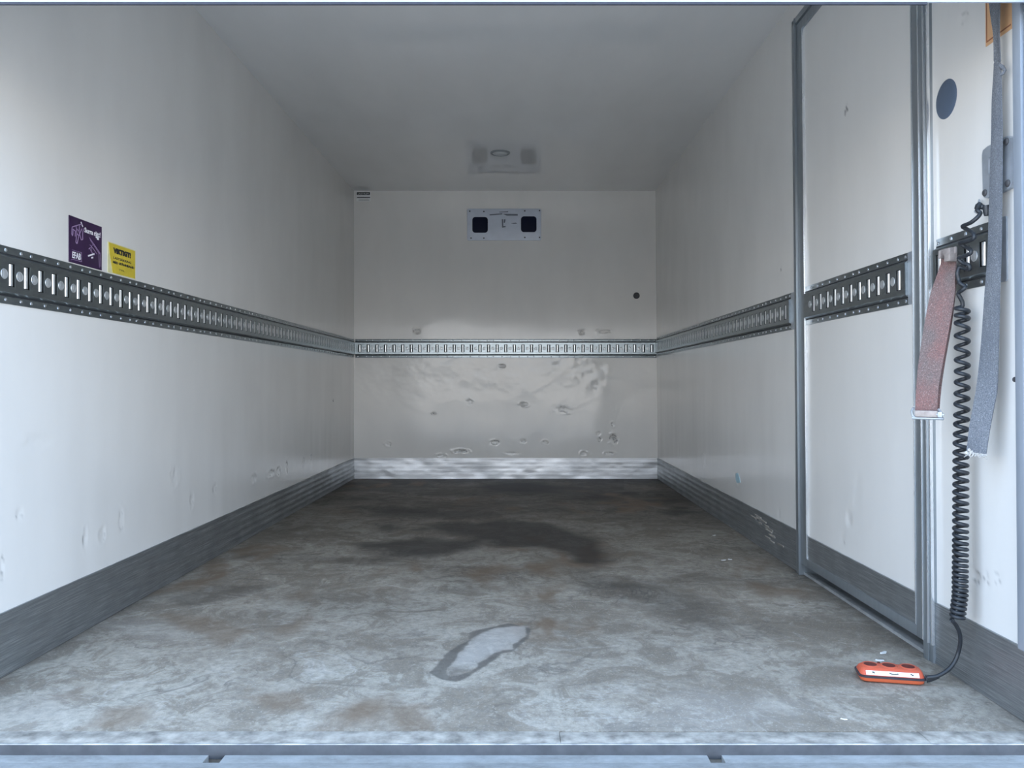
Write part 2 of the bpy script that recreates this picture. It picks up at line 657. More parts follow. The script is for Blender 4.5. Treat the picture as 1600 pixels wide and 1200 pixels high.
def mesh_from(name, parts, attrs):
    """join several (co, quads) sheets; attrs: name -> list of arrays for the front vertices"""
    off = 0
    C, Q = [], []
    A = {k: [] for k in attrs}
    for i, (co, q, X, Z) in enumerate(parts):
        C.append(co)
        Q.append(q + off)
        off += len(co)
        for k, fn in attrs.items():
            a = np.zeros(len(co))
            a[:len(X)] = fn(X, Z)
            A[k].append(a)
    C = np.concatenate(C)
    Q = np.concatenate(Q)
    me = bpy.data.meshes.new(name)
    me.vertices.add(len(C))
    me.vertices.foreach_set('co', C.astype(np.float32).ravel())
    me.loops.add(len(Q) * 4)
    me.loops.foreach_set('vertex_index', Q.astype(np.int32).ravel())
    me.polygons.add(len(Q))
    me.polygons.foreach_set('loop_start', np.arange(0, len(Q) * 4, 4, dtype=np.int32))
    for k in attrs:
        at_ = me.attributes.new(k, 'FLOAT', 'POINT')
        at_.data.foreach_set('value', np.clip(np.concatenate(A[k]), 0, 1).astype(np.float32))
    me.update(calc_edges=True)
    me.validate()
    me.shade_smooth()
    me.set_sharp_from_angle(angle=math.radians(50))
    return me


def relief(frame, dents, wave=0.0008, ripple=0.0, seed=0):
    """height and scuff functions of a lining with knocks in it; dents: (px, py, half width m, half height m, depth m, dark)"""
    L = []
    for px, py, a, b, dep, dk in dents:
        x, z = frame.hit(px, py)
        L.append((x, z, a, b, dep, dk))

    def hgt(X, Z):
        Y = wave * (fbm(X * 2.2, Z * 2.2, seed, 3) - 0.45) * 2
        if ripple:
            Y = Y + ripple * (vn(X * 14, Z * 1.3, seed + 5) - 0.5) * np.clip(1.3 - Z * 0.8, 0.1, 1)
        for x, z, a, b, dep, dk in L:
            m = (np.abs(X - x) < 4 * a) & (np.abs(Z - z) < 4 * b)
            if m.any():
                dx = (X[m] - x) / a
                dz = (Z[m] - z) / b
                rg = fbm(X[m] * 55, Z[m] * 55, 3, 3) - 0.45
                r = np.sqrt(dx * dx + dz * dz) + 1.5 * rg
                Y[m] += -dep * (0.35 + 1.3 * vn(X[m] * 45, Z[m] * 45, 8)) / (1 + np.exp((r - 0.9) * 5.0))
                Y[m] += 0.35 * dep * np.exp(-((r - 1.5) / 0.35) ** 2) * (vn(X[m] * 30, Z[m] * 30, 6) > 0.5)
        return Y

    def scf(X, Z):
        A = np.zeros_like(X)
        for k, (x, z, a, b, dep, dk) in enumerate(L):
            if dk <= 0:
                continue
            m = (np.abs(X - x) < 3 * a) & (np.abs(Z - z) < 3 * b)
            if m.any():
                dx = (X[m] - x) / a
                dz = (Z[m] - z) / b
                r = np.sqrt(dx * dx + dz * dz) + 1.3 * (fbm(X[m] * 55, Z[m] * 55, 3, 3) - 0.45)
                th = np.arctan2(dz, dx)
                arc = np.exp(-((r - 0.9) / 0.19) ** 2) * (vn(th * 1.3 + k * 3.7, r * 0 + k, 2) > 0.56)
                blob = np.exp(-(r / 0.45) ** 2) * (vn(X[m] * 90, Z[m] * 90, 4) > 0.4) if dk > 0.7 else 0
                A[m] = np.maximum(A[m], dk * np.maximum(arc, blob))
        return A
    return hgt, scf


Y0 = 1.70          # rear end of the load bay
# --- left wall
dl = [(133, 839, .012, .028, .004, .6), (159, 835, .022, .022, .004, .25), (30, 803, .016, .012, .003, .35), (3, 884, .008, .03, .003, .5),
      (336, 762, .02, .02, .004, .2), (300, 781, .016, .03, .004, .2), (397, 747, .03, .015, .004, .5), (424, 739, .05, .015, .004, .45),
      (435, 736, .03, .018, .004, .5), (448, 730, .02, .03, .004, .5), (474, 719, .02, .022, .004, .3), (486, 715, .02, .02, .003, .8),
      (521, 625, .02, .012, .002, .9), (273, 746, .03, .03, .005, .0), (190, 812, .015, .03, .004, .15), (60, 690, .05, .02, .003, 0)]
dl = [d_[:4] + (d_[4] * 0.5, d_[5]) for d_ in dl]
h1, s1 = relief(LEFT, dl, 0.0010, 0.0016, 1)
me = mesh_from('wall_left', [sheet(-D, -Y0, 0, ZC, 0.0065, h1)], {'scuff': s1})
o = put('wall_left', me, M['wall'])
o.matrix_world = LEFT.m
o['kind'] = 'structure'
o['label'] = 'white dented side wall on the left of the load bay'
# --- back wall
xb0, xb1 = -XR(D) - 0.004, -XL(D) + 0.004
db = [(677, 646, .018, .008, .003, .9), (607, 694, .022, .014, .004, .6), (720, 705, .045, .011, .005, .95), (773, 691, .03, .014, .005, .7),
      (818, 689, .018, .012, .004, .6), (852, 691, .02, .01, .004, .5), (912, 708, .02, .012, .006, .35), (937, 687, .016, .014, .005, .9),
      (957, 663, .012, .014, .004, .6), (959, 685, .03, .03, .006, .75), (952, 708, .03, .01, .004, .5), (935, 677, .015, .014, .005, .3),
      (818, 632, .025, .014, .005, 0), (785, 572, .025, .012, .003, .25), (652, 518, .02, .016, .007, .25), (910, 520, .02, .014, .007, .3),
      (945, 518, .04, .012, .005, .25), (690, 712, .03, .01, .003, .4), (880, 640, .04, .02, .003, 0), (930, 600, .03, .03, .003, .1),
      (800, 708, .04, .008, .003, .3), (733, 628, .02, .02, .003, 0)]
h2, s2 = relief(BACK, db, 0.0022, 0.0012, 9)


def h2b(X, Z):
    # pushed in, wavy band behind and under the cargo rail
    band = np.exp(-((Z - 0.87) / 0.22) ** 2)
    return h2(X, Z) + band * 0.0060 * (fbm(X * 8, Z * 11, 21, 3) - 0.45)


me = mesh_from('wall_back', [sheet(xb0, xb1, 0, ZC, 0.0055, h2b)], {'scuff': s2})
o = put('wall_back', me, M['back'])
o.matrix_world = BACK.m
o['kind'] = 'structure'
o['label'] = 'white scuffed headboard wall at the far end'
# --- right wall around the side door
JL = RIGHT.hit(1247, 600)[0]      # far edge of the door frame
JR = RIGHT.hit(1460, 600)[0]      # near edge
ZD = 2.236                        # top of the door frame
dr = [(1061, 704, .01, .03, .002, .6), (1152, 747, .03, .022, .004, .15), (1217, 804, .014, .016, .005, .1), (1526, 902, .022, .018, .004, .5),
      (1541, 905, .012, .014, .003, .5), (1560, 902, .012, .02, .003, .35), (1219, 421, .016, .010, .002, .9), (1505, 28, .02, .012, .002, .25), (1100, 720, .03, .03, .004, .1)]
dr = [d_[:4] + (d_[4] * 0.5, d_[5]) for d_ in dr]
h3, s3 = relief(RIGHT, dr, 0.0010, 0.0010, 15)
me = mesh_from('wall_right', [sheet(JL, D, 0, ZC + 0.02, 0.010, h3), sheet(JR, JL, ZD, ZC + 0.02, 0.02, h3), sheet(Y0, JR, 0, ZC + 0.02, 0.008, h3)], {'scuff': s3})
o = put('wall_right', me, M['wall'])
o.matrix_world = RIGHT.m
o['kind'] = 'structure'
o['label'] = 'white side wall on the right, cut by the side door'
# --- ceiling (a frame that looks down)
CE = Frame((0, 0, ZC), (1, 0, 0), (0, 1, 0))     # y of this frame points down
sgn = 1 if CE.n.z < 0 else -1
hc = lambda X, Z: 0.0006 * (fbm(X * 1.5, Z * 1.5, 30, 3) - 0.45)
me = mesh_from('ceiling', [sheet(-1.42, 1.22, Y0, D + 0.05, 0.02, hc)], {'scuff': lambda X, Z: 0 * X})
o = put('ceiling', me, M['ceil'])
o.matrix_world = CE.m
o['kind'] = 'structure'
o['label'] = 'plain white glossy ceiling of the load bay'

# --- floor with its stains
FLR = Frame((0, 0, 0), (-1, 0, 0), (0, 1, 0))      # y of this frame points up


def z5(L):
    return [fl(500 + x / 2.6667, 680 + y / 2.6667) for x, y in L]


def sdf(X, Y, poly):
    """signed distance to a polygon, positive inside"""
    P = np.array(poly)
    d = np.full(X.shape, 1e9)
    ins = np.zeros(X.shape, bool)
    n = len(P)
    for i in range(n):
        a = P[i]
        b = P[(i + 1) % n]
        ex, ey = b - a
        t = np.clip(((X - a[0]) * ex + (Y - a[1]) * ey) / (ex * ex + ey * ey + 1e-12), 0, 1)
        d = np.minimum(d, np.hypot(X - a[0] - t * ex, Y - a[1] - t * ey))
        c = ((a[1] > Y) != (b[1] > Y)) & (X < (b[0] - a[0]) * (Y - a[1]) / (b[1] - a[1] + 1e-12) + a[0])
        ins ^= c
    return np.where(ins, d, -d)


def soft(X, Y, poly, edge, rag, seed, fr=7):
    s = sdf(X, Y, poly) + rag * (fbm(X * fr, Y * fr, seed, 4) - 0.47) * 2
    return np.clip(s / edge + 0.5, 0, 1)


OUT = z5([(460, 990), (520, 910), (610, 855), (630, 822), (700, 800), (790, 785), (825, 792), (880, 808), (872, 842), (836, 880), (800, 905), (760, 912), (735, 935), (685, 965), (650, 985), (600, 1012), (560, 1026), (512, 1020)])
INN = z5([(530, 985), (545, 950), (575, 915), (602, 888), (642, 843), (665, 826), (730, 804), (800, 795), (856, 797), (862, 830), (826, 862), (800, 872), (806, 892), (760, 898), (735, 908), (705, 920), (680, 938), (655, 962), (628, 985), (575, 1003), (540, 1004)])
BLOB = z5([(515, 1000), (540, 968), (585, 958), (618, 968), (600, 992), (550, 1012)])
DARK = z5([(190, 457), (420, 432), (600, 440), (640, 420), (420, 392), (480, 365), (700, 358), (950, 365), (1060, 390), (1130, 430), (1175, 480), (1225, 525), (1150, 548), (1080, 530), (1000, 490), (900, 465), (760, 472), (690, 440), (620, 470), (520, 495), (400, 505), (260, 512)])
DARK2 = z5([(230, 370), (330, 360), (370, 385), (340, 412), (250, 408), (190, 420)])
DARK3 = z5([(650, 212), (760, 196), (900, 196), (1010, 216), (960, 236), (820, 240), (700, 232)])
DARK4 = z5([(1080, 560), (1250, 615), (1430, 640), (1640, 700), (1720, 800), (1560, 795), (1400, 740), (1250, 690), (1120, 620)])
DARK5 = [z5([(1410, 322), (1500, 312), (1560, 322), (1480, 338)]), z5([(1230, 240), (1290, 235), (1320, 246), (1260, 250)]), z5([(1440, 268), (1500, 265), (1510, 275), (1450, 277)]), z5([(1470, 300), (1540, 296), (1545, 308), (1480, 310)])]
BAND = z5([(160, 300), (420, 305), (700, 330), (660, 350), (420, 350), (230, 335)])
BROWN = [[fl(120, 1140), fl(160, 1110), fl(235, 1100), fl(230, 1125), fl(190, 1145)], [fl(250, 960), fl(320, 960), fl(400, 985), fl(350, 1010), fl(290, 985)],
         [fl(590, 1100), fl(660, 1100), fl(670, 1125), fl(610, 1130)], [fl(620, 1125), fl(665, 1120), fl(672, 1140), fl(630, 1143)], [fl(390, 1088), fl(480, 1080), fl(490, 1105), fl(420, 1115)]]
WETL = [fl(255, 935), fl(330, 915), fl(430, 915), fl(380, 930), fl(300, 945)]
PALE = [[fl(165, 970), fl(230, 975), fl(300, 990), fl(260, 1000), fl(180, 985)], [fl(0, 1100), fl(90, 1080), fl(170, 1100), fl(110, 1140), fl(0, 1142)], [fl(960, 1110), fl(1100, 1085), fl(1250, 1100), fl(1180, 1142), fl(980, 1142)]]


def a_wet(X, Y):
    X = -X
    a = 0.76 * soft(X, Y, DARK, 0.11, 0.10, 40, 6)
    a = np.maximum(a, 0.5 * soft(X, Y, DARK2, 0.12, 0.08, 41, 5))
    a = np.maximum(a, 0.92 * soft(X, Y, DARK3, 0.16, 0.05, 42, 4))
    for i, p in enumerate(DARK5):
        a = np.maximum(a, 0.6 * soft(X, Y, p, 0.08, 0.06, 50 + i, 6))
    a = np.maximum(a, 0.55 * soft(X, Y, BAND, 0.15, 0.10, 44, 4))
    a = np.maximum(a, 0.40 * soft(X, Y, DARK4, 0.12, 0.07, 43, 5))
    a = np.maximum(a, 0.40 * soft(X, Y, WETL, 0.05, 0.05, 47, 6))
    return a


def a_ring(X, Y):
    X = -X
    o_ = soft(X, Y, OUT, 0.005, 0.013, 60, 17)
    i_ = soft(X, Y, INN, 0.006, 0.010, 61, 26)
    b_ = 0.6 * soft(X, Y, BLOB, 0.05, 0.02, 62, 16)
    return np.maximum(o_ * (1 - i_), b_) * 0.78 * (0.75 + 0.45 * fbm(X * 20, Y * 20, 64, 3))


def a_pale(X, Y):
    X = -X
    a = 0.50 * soft(X, Y, INN, 0.03, 0.008, 61, 16) * np.clip((Y - fl(600, 1048)[1]) * 9 + 0.25, 0.2, 1) * (0.7 + 0.5 * fbm(X * 25, Y * 25, 70, 3))
    for i, p in enumerate(PALE):
        a = np.maximum(a, 0.16 * soft(X, Y, p, 0.12, 0.08, 71 + i, 8))
    return a


def a_rust(X, Y):
    X = -X
    a = 0.75 * np.clip((fbm(X * 2.3 + 3, Y * 1.7, 80, 5) - 0.53) * 7, 0, 1) * np.clip((fbm(X * 9, Y * 5, 81, 4) - 0.40) * 5, 0, 1)
    for i, p in enumerate(BROWN):
        a = np.maximum(a, 0.5 * soft(X, Y, p, 0.04, 0.03, 85 + i, 9))
    return a


def a_darkening(X, Y):
    X = -X
    g = np.clip((Y - 3.0) / 2.4, 0, 1) * (0.45 + 0.75 * fbm(X * 1.8, Y * 2.6, 90, 5))          # uneven, darker towards the headboard end
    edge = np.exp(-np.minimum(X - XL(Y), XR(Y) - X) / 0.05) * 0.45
    st = np.clip((fbm(X * 1.5 + Y * 0.4, Y * 5.0, 93, 5) - 0.50) * 5, 0, 1) * np.clip((Y - 2.2) / 1.2, 0, 1) * 0.45
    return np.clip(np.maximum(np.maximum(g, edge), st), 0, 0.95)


hf = lambda X, Z: 0.0012 * (fbm(X * 3, Z * 3, 95, 4) - 0.47)
me = mesh_from('floor', [sheet(-1.19, 1.39, 1.7645, 2.90, 0.0038, hf, thick=0.05), sheet(-1.19, 1.39, 2.90, D + 0.05, 0.0085, hf, thick=0.05)],
               {'wet': a_wet, 'ring': a_ring, 'pale': a_pale, 'rust': a_rust, 'darkening': a_darkening})
o = put('floor', me, M['floor'])
o.matrix_world = FLR.m
o['kind'] = 'structure'
o['label'] = 'worn grey load floor with brown stains and drying puddles'

# --- kick plates along the walls
KH, KT = 0.168, 0.006


def kick(name, frame, x0, x1, mat, label, step=0.03, seed=0, amp=0.0015, kt=KT, gr=0.0015, fz=14):
    h = lambda X, Z: kt + amp * (fbm(X * 5, Z * fz, seed, 3) - 0.45) * 2 - gr * (np.abs(((Z / 0.034) % 1) - 0.5) < 0.06)
    me = mesh_from(name, [sheet(x0, x1, 0.001, KH, 0.0085, h, thick=0.0)], {})
    o = put(name, me, M[mat])
    o.matrix_world = frame.m
    o['kind'] = 'structure'
    o['label'] = label
    return o


kick('baseboard_left', LEFT, -D, -Y0, 'kick', 'scratched grey metal kick plate along the left wall', seed=1)
kick('baseboard_back', BACK, xb0, xb1, 'kick_back', 'shiny dented metal kick plate below the far wall', seed=2, amp=0.0045, kt=0.014, gr=0.0004, fz=9)
kick('baseboard_right', RIGHT, JL, D, 'kick', 'grey metal kick plate on the right wall beyond the side door', seed=3)
kick('baseboard_right', RIGHT, Y0, JR - 0.0, 'kick', 'grey metal kick plate on the right wall in front of the side door', seed=4)

# --- rear sill, tail lift deck, shutter, ground
b = MB().box(-1.42, 0.09, 1.702, 1.7640, -0.05, 0.001, 0.0015)
b.box(0.0905, 0.88, 1.702, 1.7595, -0.05, 0.001, 0.0015)
b.box(0.8805, 1.22, 1.702, 1.7638, -0.05, 0.001, 0.0015)
single('trim_1', b, 'strip', 'worn aluminium strip along the rear edge of the floor', kind='structure')
b = MB()
b.box(-1.42, 1.22, 1.697, 1.703, -0.030, 0.0005, 0.001)
single('trim_2', b, 'lip', 'dark metal lip of the rear sill', kind='structure')
single('trim_11', MB().box(-1.42, 1.22, 1.6975, 1.7025, 0.0, 0.0022, 0.0008), 'edge_worn', 'worn bright edge of the rear sill', kind='structure')

b = MB()
zp = -0.021
ys = [0.15, 1.664, 1.697]
hx = [(-0.657, -0.622), (0.400, 0.431)]
b.box(-1.5, 1.3, ys[0], ys[1], zp - 0.03, zp, 0.001)
cur = -1.5
for x0, x1 in hx:
    b.box(cur, x0, ys[1], ys[2], zp - 0.03, zp)
    cur = x1
b.box(cur, 1.3, ys[1], ys[2], zp - 0.03, zp)
tl = thing('tail_lift', 'pale metal tail lift deck in front of the rear sill with two dark drain slots', 'lift', W, (0, 1.0, zp))
part('deck', b, 'sill', tl)
for x0, x1 in hx:
    part('slot_bottom', MB().box(x0 - 0.002, x1 + 0.002, ys[1] - 0.002, ys[2] + 0.002, zp - 0.0345, zp - 0.0305), 'dark', tl)

g = bpy.data.meshes.new('ground')
s_ = 60
g.from_pydata([(-s_, -s_, 0), (s_, -s_, 0), (s_, s_, 0), (-s_, s_, 0), (-s_, -s_, -.2), (s_, -s_, -.2), (s_, s_, -.2), (-s_, s_, -.2)], [],
              [(0, 1, 2, 3), (7, 6, 5, 4), (0, 4, 5, 1), (1, 5, 6, 2), (2, 6, 7, 3), (3, 7, 4, 0)])
go = put('ground', g, M['asphalt'])
go.location = (0, 0, -1.15)
go['kind'] = 'structure'
go['label'] = 'grey yard the truck stands on'

# rear shutter, drawn part of the way down: its lower edge crosses the top of the view
zs = H + 597 / F * 1.74
sh = thing('door_1', 'pale rear shutter drawn partly down across the top of the opening', None, W, (-0.1, 1.74, zs), kind='structure')
for k in range(6):
    z0 = zs + 0.0 + k * 0.15
    part('slat', MB().box(-1.44, 1.24, 1.740, 1.7462, z0, z0 + 0.147, 0.0015), 'shutter', sh)
part('bottom_seal', MB().box(-1.44, 0.89, 1.7405, 1.7455, zs - 0.0050, zs + 0.001), 'rubber', sh)

# outer skin of the box body so no daylight leaks in
b = MB()
b.box(-1.50, 1.30, D + 0.07, D + 0.11, -0.1, ZC + 0.12)
b.box(-1.50, -1.455, 1.70, D + 0.07, -0.1, ZC + 0.12)
b.box(1.255, 1.30, 1.70, D + 0.07, -0.1, ZC + 0.12)
b.box(-1.455, 1.255, 1.70, D + 0.07, ZC + 0.075, ZC + 0.12)
b.box(-1.455, 1.255, 1.77, D + 0.07, -0.10, -0.055)
single('trim_3', b, 'shell', 'outer skin of the box body', kind='structure')

# rear frame post at the right edge with its bolt
p0 = RIGHT.hit(1583, 300, 0.02)[0]
p1 = 1.70
b = MB()
b.box(p0 - 0.030, p0, 0.0, 0.020, KH, ZC - 0.01, 0.003)
b.box(p0 - 0.055, p0 - 0.032, 0.0, 0.014, KH, ZC - 0.01, 0.003)
b.box(p1, p0 - 0.057, 0.0, 0.022, KH, ZC - 0.01, 0.003)
post = single('trim_4', b, 'post', 'grey rear frame post at the right edge', kind='structure', frame=RIGHT)
bx, bz = RIGHT.hit(1583, 593, 0.010)
b = MB()
b.lathe([(0, 0), (.0062, 0), (.0062, .020), (.0045, .022), (0, .022)], (p0 - 0.004, 0.010, bz), 'x', 12)
b.lathe([(0, 0), (.0085, 0), (.0085, .006), (0, .006)], (p0 - 0.001, 0.010, bz), 'x', 6)
part('bolt', b, 'plug', post)


def rrect(x0, x1, z0, z1, r, seg=5):
    pts = []
    for cx_, cz_, t0 in ((x1 - r, z1 - r, 0), (x0 + r, z1 - r, 90), (x0 + r, z0 + r, 180), (x1 - r, z0 + r, 270)):
        for k in range(seg + 1):
            t = math.radians(t0 + 90 * k / seg)
            pts.append((cx_ + r * math.cos(t), cz_ + r * math.sin(t)))
    return pts


# ------------------------------------------------------------------ cargo rails
def bar_mesh(w_=0.0075):
    """vertical rounded bar in a rail slot"""
    b = MB()
    prof = [(w_ * math.cos(t), w_ * 0.75 * math.sin(t)) for t in [PI * k / 8 for k in range(9)]]
    lo = [(x, y, -0.0285) for x, y in prof]
    hi = [(x, y, 0.0285) for x, y in prof]
    b.loft([lo, hi])
    return b.mesh('slot_bar', (0, 0, 0), 50)


def dimple_mesh():
    return MB().lathe([(.0138, 0), (.0132, .0012), (.0118, .0006), (.008, .0016), (.004, .0022), (0, .0024)], (0, 0, 0), 'y', 16).mesh('dimple', (0, 0, 0), 60)


BAR, DIM = bar_mesh(), dimple_mesh()
BAR.materials.append(M['bar'])
DIM.materials.append(M['dimple'])


def rail(root, frame, x0, x1, cz, first, period, n, rivet_step=None, end_plate=0.0, end_side=1, holder=None):
    """pressed steel rail: flanges, raised web with slots; root owns it. first = x of the first bar, period signed"""
    hh, fh, sl = 0.076, 0.052, 0.031
    nb, nw = 0.003, 0.013
    own = root if holder is None else holder
    if end_plate:
        ex0, ex1 = (x1 - end_plate, x1) if end_side > 0 else (x0, x0 + end_plate)
        part('end_plate', MB().prism(rrect(ex0, ex1, cz - hh, cz + hh, 0.006), 0, nb + 0.0008, 0.0006), 'handle_plate', own)
        x0, x1 = (x0, ex0) if end_side > 0 else (ex1, x1)
    b = MB()
    for xe in (x0, x1 - 0.002):
        b.box(xe, xe + 0.002, 0, nw - 0.0003, cz - 0.0475, cz + 0.0475)
    b.box(x0, x1, 0, nb, cz + fh, cz + hh, 0.0008)
    b.box(x0, x1, 0, nb, cz - hh, cz - fh, 0.0008)
    for s_ in (1, -1):                                   # sloped shoulders
        lo = [(x0, 0.0, cz + s_ * (fh + 0.001)), (x0, nb, cz + s_ * (fh + 0.001)), (x0, nw, cz + s_ * 0.046), (x0, nw, cz + s_ * (sl)), (x0, nw - 0.002, cz + s_ * (sl)), (x0, nw - 0.002, cz + s_ * 0.0455)]
        hi = [(x1, y, z) for x, y, z in lo]
        b.loft([lo, hi])
    xs = sorted(first + period * k for k in range(n))
    sw = 0.0132
    edges = [x0] + [q for x in xs for q in (x - sw, x + sw)] + [x1]
    for k in range(0, len(edges), 2):
        if edges[k + 1] > edges[k]:
            b.box(edges[k], edges[k + 1], nw - 0.002, nw, cz - sl - 0.0005, cz + sl + 0.0005)
    web = part('rail_plate', b, 'galv', root) if holder is None else part('rail_plate', b, 'galv', holder)
    off = OFF[own.name]
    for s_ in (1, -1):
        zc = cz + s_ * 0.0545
        part('shade_line', MB().box(x0, x1, 0.001, nb + 0.0004, zc - 0.0022, zc + 0.0022), 'dark', own)  # flat dark strips that colour in the shade along the shoulder feet
    part('slot_shadow', MB().box(x0 + 0.004, x1 - 0.004, 0.0004, 0.0022, cz - 0.045, cz + 0.045), 'dark', own)
    for x in xs:
        q = put('slot_bar', BAR, None, own)
        q.location = Vector((x, 0.0072, cz)) - off
        d_ = x + abs(period) / 2
        if d_ < x1 - 0.014:
            q = put('dimple', DIM, None, own)
            q.location = Vector((d_, nw, cz)) - off
    rv = MB()
    st = rivet_step or abs(period)
    k = 0
    x = x0 + 0.014
    while x < x1 - 0.006:
        for s_ in (1, -1):
            rv.lathe([(.0052, 0), (.0046, .0016), (.0025, .0026), (0, .0029)], (x, nb, cz + s_ * 0.065), 'y', 8)
        x += st * (1.0 if k % 5 else 0.7)
        k += 1
    r_ = part('rivet_row', rv, 'rivet', own)
    r_['kind'] = 'stuff'
    return web


a0 = LEFT.hit(18.9, 440, 0.013)[0]
rl = thing('cargo_rail', 'long galvanised cargo rail with bright slot bars along the left wall', 'rail', LEFT, (-4.0, 0, 1.054))
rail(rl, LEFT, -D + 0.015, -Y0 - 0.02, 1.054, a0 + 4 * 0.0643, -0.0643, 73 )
a0 = BACK.hit(562, 545, 0.013)[0]
rb = thing('cargo_rail', 'cargo rail crossing the far wall from corner to corner', 'rail', BACK, (0, 0, 1.054))
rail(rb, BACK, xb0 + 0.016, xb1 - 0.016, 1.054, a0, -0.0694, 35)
a1 = RIGHT.hit(1236, 480, 0.013)[0]
x_e = RIGHT.hit(1246, 480, 0.003)[0]
rr = thing('cargo_rail', 'cargo rail on the right wall between far corner and side door', 'rail', RIGHT, (4.5, 0, 1.068))
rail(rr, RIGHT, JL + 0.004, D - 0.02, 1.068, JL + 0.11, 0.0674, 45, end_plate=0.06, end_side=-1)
rs = thing('cargo_rail', 'short cargo rail piece between side door and rear post, behind the coiled cord', 'rail', RIGHT, (2.05, 0, 1.083))
xs1 = RIGHT.hit(1573, 400, 0.003)[0]
xs0 = RIGHT.hit(1463, 410, 0.003)[0]
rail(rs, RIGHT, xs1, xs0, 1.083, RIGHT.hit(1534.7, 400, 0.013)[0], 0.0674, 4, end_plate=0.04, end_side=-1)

# ------------------------------------------------------------------ side door
door = thing('door_2', 'white side door in a grey aluminium frame in the right wall', None, RIGHT, ((JL + JR) / 2, 0, 0.05), kind='structure')
xf0 = RIGHT.hit(1261.5, 600)[0]     # far inner edge of leaf frame
xm0 = RIGHT.hit(1252.3, 600)[0]
xm1 = RIGHT.hit(1446.5, 600)[0]
xf1 = RIGHT.hit(1433.5, 600)[0]
dd = [(1327, 812, .02, .025, .006, .0), (1316, 845, .02, .014, .004, .3), (1322, 170, .012, .016, .002, .9), (1340, 770, .03, .05, .003, 0)]
dd = [d_[:4] + (d_[4] * 0.5, d_[5]) for d_ in dd]
h4, s4 = relief(RIGHT, dd, 0.0009, 0.0008, 33)
me = mesh_from('panel', [sheet(xf1, xf0, 0.05, 2.20, 0.010, h4, thick=0.05)], {'scuff': s4})
me.transform(Matrix.Translation(-OFF[door.name]))
put('panel', me, M['door'], door)
lz0, lz1 = 0.045, 2.206
# leaf frame
for nm, (u0, u1, w0, w1) in {'far': (xf0, xm0 - 0.002, lz0, lz1), 'near': (xm1 + 0.002, xf1, lz0, lz1)}.items():
    part('frame_stile', MB().box(u0, u1, -0.05, 0.009, w0, w1, 0.0022), 'alu', door)
part('frame_rail', MB().box(xf1, xf0, -0.05, 0.009, lz0, 0.078, 0.0022), 'alu', door)
part('frame_rail', MB().box(xf1, xf0, -0.05, 0.009, lz1 - 0.036, lz1, 0.0022), 'alu', door)
for x in (xf0 - 0.003, xf1 + 0.001):
    part('edge_bead', MB().box(x, x + 0.003, 0.0, 0.011, 0.078, lz1 - 0.036, 0.0008), 'alu_edge', door)
hk = lambda X, Z: 0.006 + 0.003 * (fbm(X * 5, Z * 14, 6, 3) - 0.45) - 0.0015 * (np.abs(((Z / 0.034) % 1) - 0.5) < 0.06)
me = mesh_from('kick_plate', [sheet(xf1 + 0.002, xf0 - 0.002, 0.078, 0.167, 0.0085, hk, thick=0.0)], {})
me.transform(Matrix.Translation(-OFF[door.name]))
put('kick_plate', me, M['kick'], door)
# rail on the door: a part with its own bars
hold = bpy.data.objects.new('cargo_rail', None)
COL.objects.link(hold)
hold.parent = door
OFF[hold.name] = OFF[door.name]
hold['label'] = 'cargo rail fixed across the white side door'
xd1 = RIGHT.hit(1431, 430, 0.003)[0]
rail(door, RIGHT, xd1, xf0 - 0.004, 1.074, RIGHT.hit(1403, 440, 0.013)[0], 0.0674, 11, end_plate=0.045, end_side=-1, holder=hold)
# fixed jambs, head and threshold
b = MB()
b.box(xm0, JL, -0.06, 0.014, 0.0, ZD, 0.0022)
b.box(xm0 - 0.001, xm0 + 0.004, 0.0, 0.018, 0.0, ZD, 0.001)
single('trim_5', b, 'alu', 'far upright of the side door frame', kind='structure', frame=RIGHT)
b = MB()
xj = RIGHT.hit(1455, 600)[0]
b.box(JR - 0.004, xj - 0.001, -0.06, 0.012, 0.0, ZC - 0.005, 0.002)
b.box(xj + 0.001, xm1, -0.06, 0.014, 0.0, ZC - 0.005, 0.002)
single('trim_6', b, 'alu', 'near upright of the side door frame', kind='structure', frame=RIGHT)
b = MB()
for x in (xm1 - 0.003, xj - 0.0015, JR - 0.005):
    b.box(x, x + 0.003, 0.008, 0.0165, 0.05, ZC - 0.006, 0.0007)
single('trim_7', b, 'alu_edge', 'bright beads on the near door upright', kind='structure', frame=RIGHT)
b = MB().box(xm1 + 0.002, JL, -0.06, 0.014, lz1 + 0.006, ZD + 0.002, 0.0022)
b.box(xm1 + 0.002, xm0 - 0.001, -0.05, 0.004, lz1 - 0.001, lz1 + 0.008)
single('trim_8', b, 'alu', 'head of the side door frame', kind='structure', frame=RIGHT)
b = MB()
b.box(JR, JL, -0.085, -0.004, -0.05, 0.004, 0.001)
b.box(JR, JL, -0.028, -0.004, 0.003, 0.010, 0.002)
single('trim_9', b, 'sill', 'metal threshold under the side door', kind='structure', frame=RIGHT)
single('trim_10', MB().box(JR, JL, -0.085, -0.056, 0.0, ZD), 'dark', 'dark rubber seal behind the side door', kind='structure', frame=RIGHT)


# ------------------------------------------------------------------ notices on the left wall
def quad(fr, pts, n=0.0):
    return [fr.hit(x, y, n) for x, y in pts]


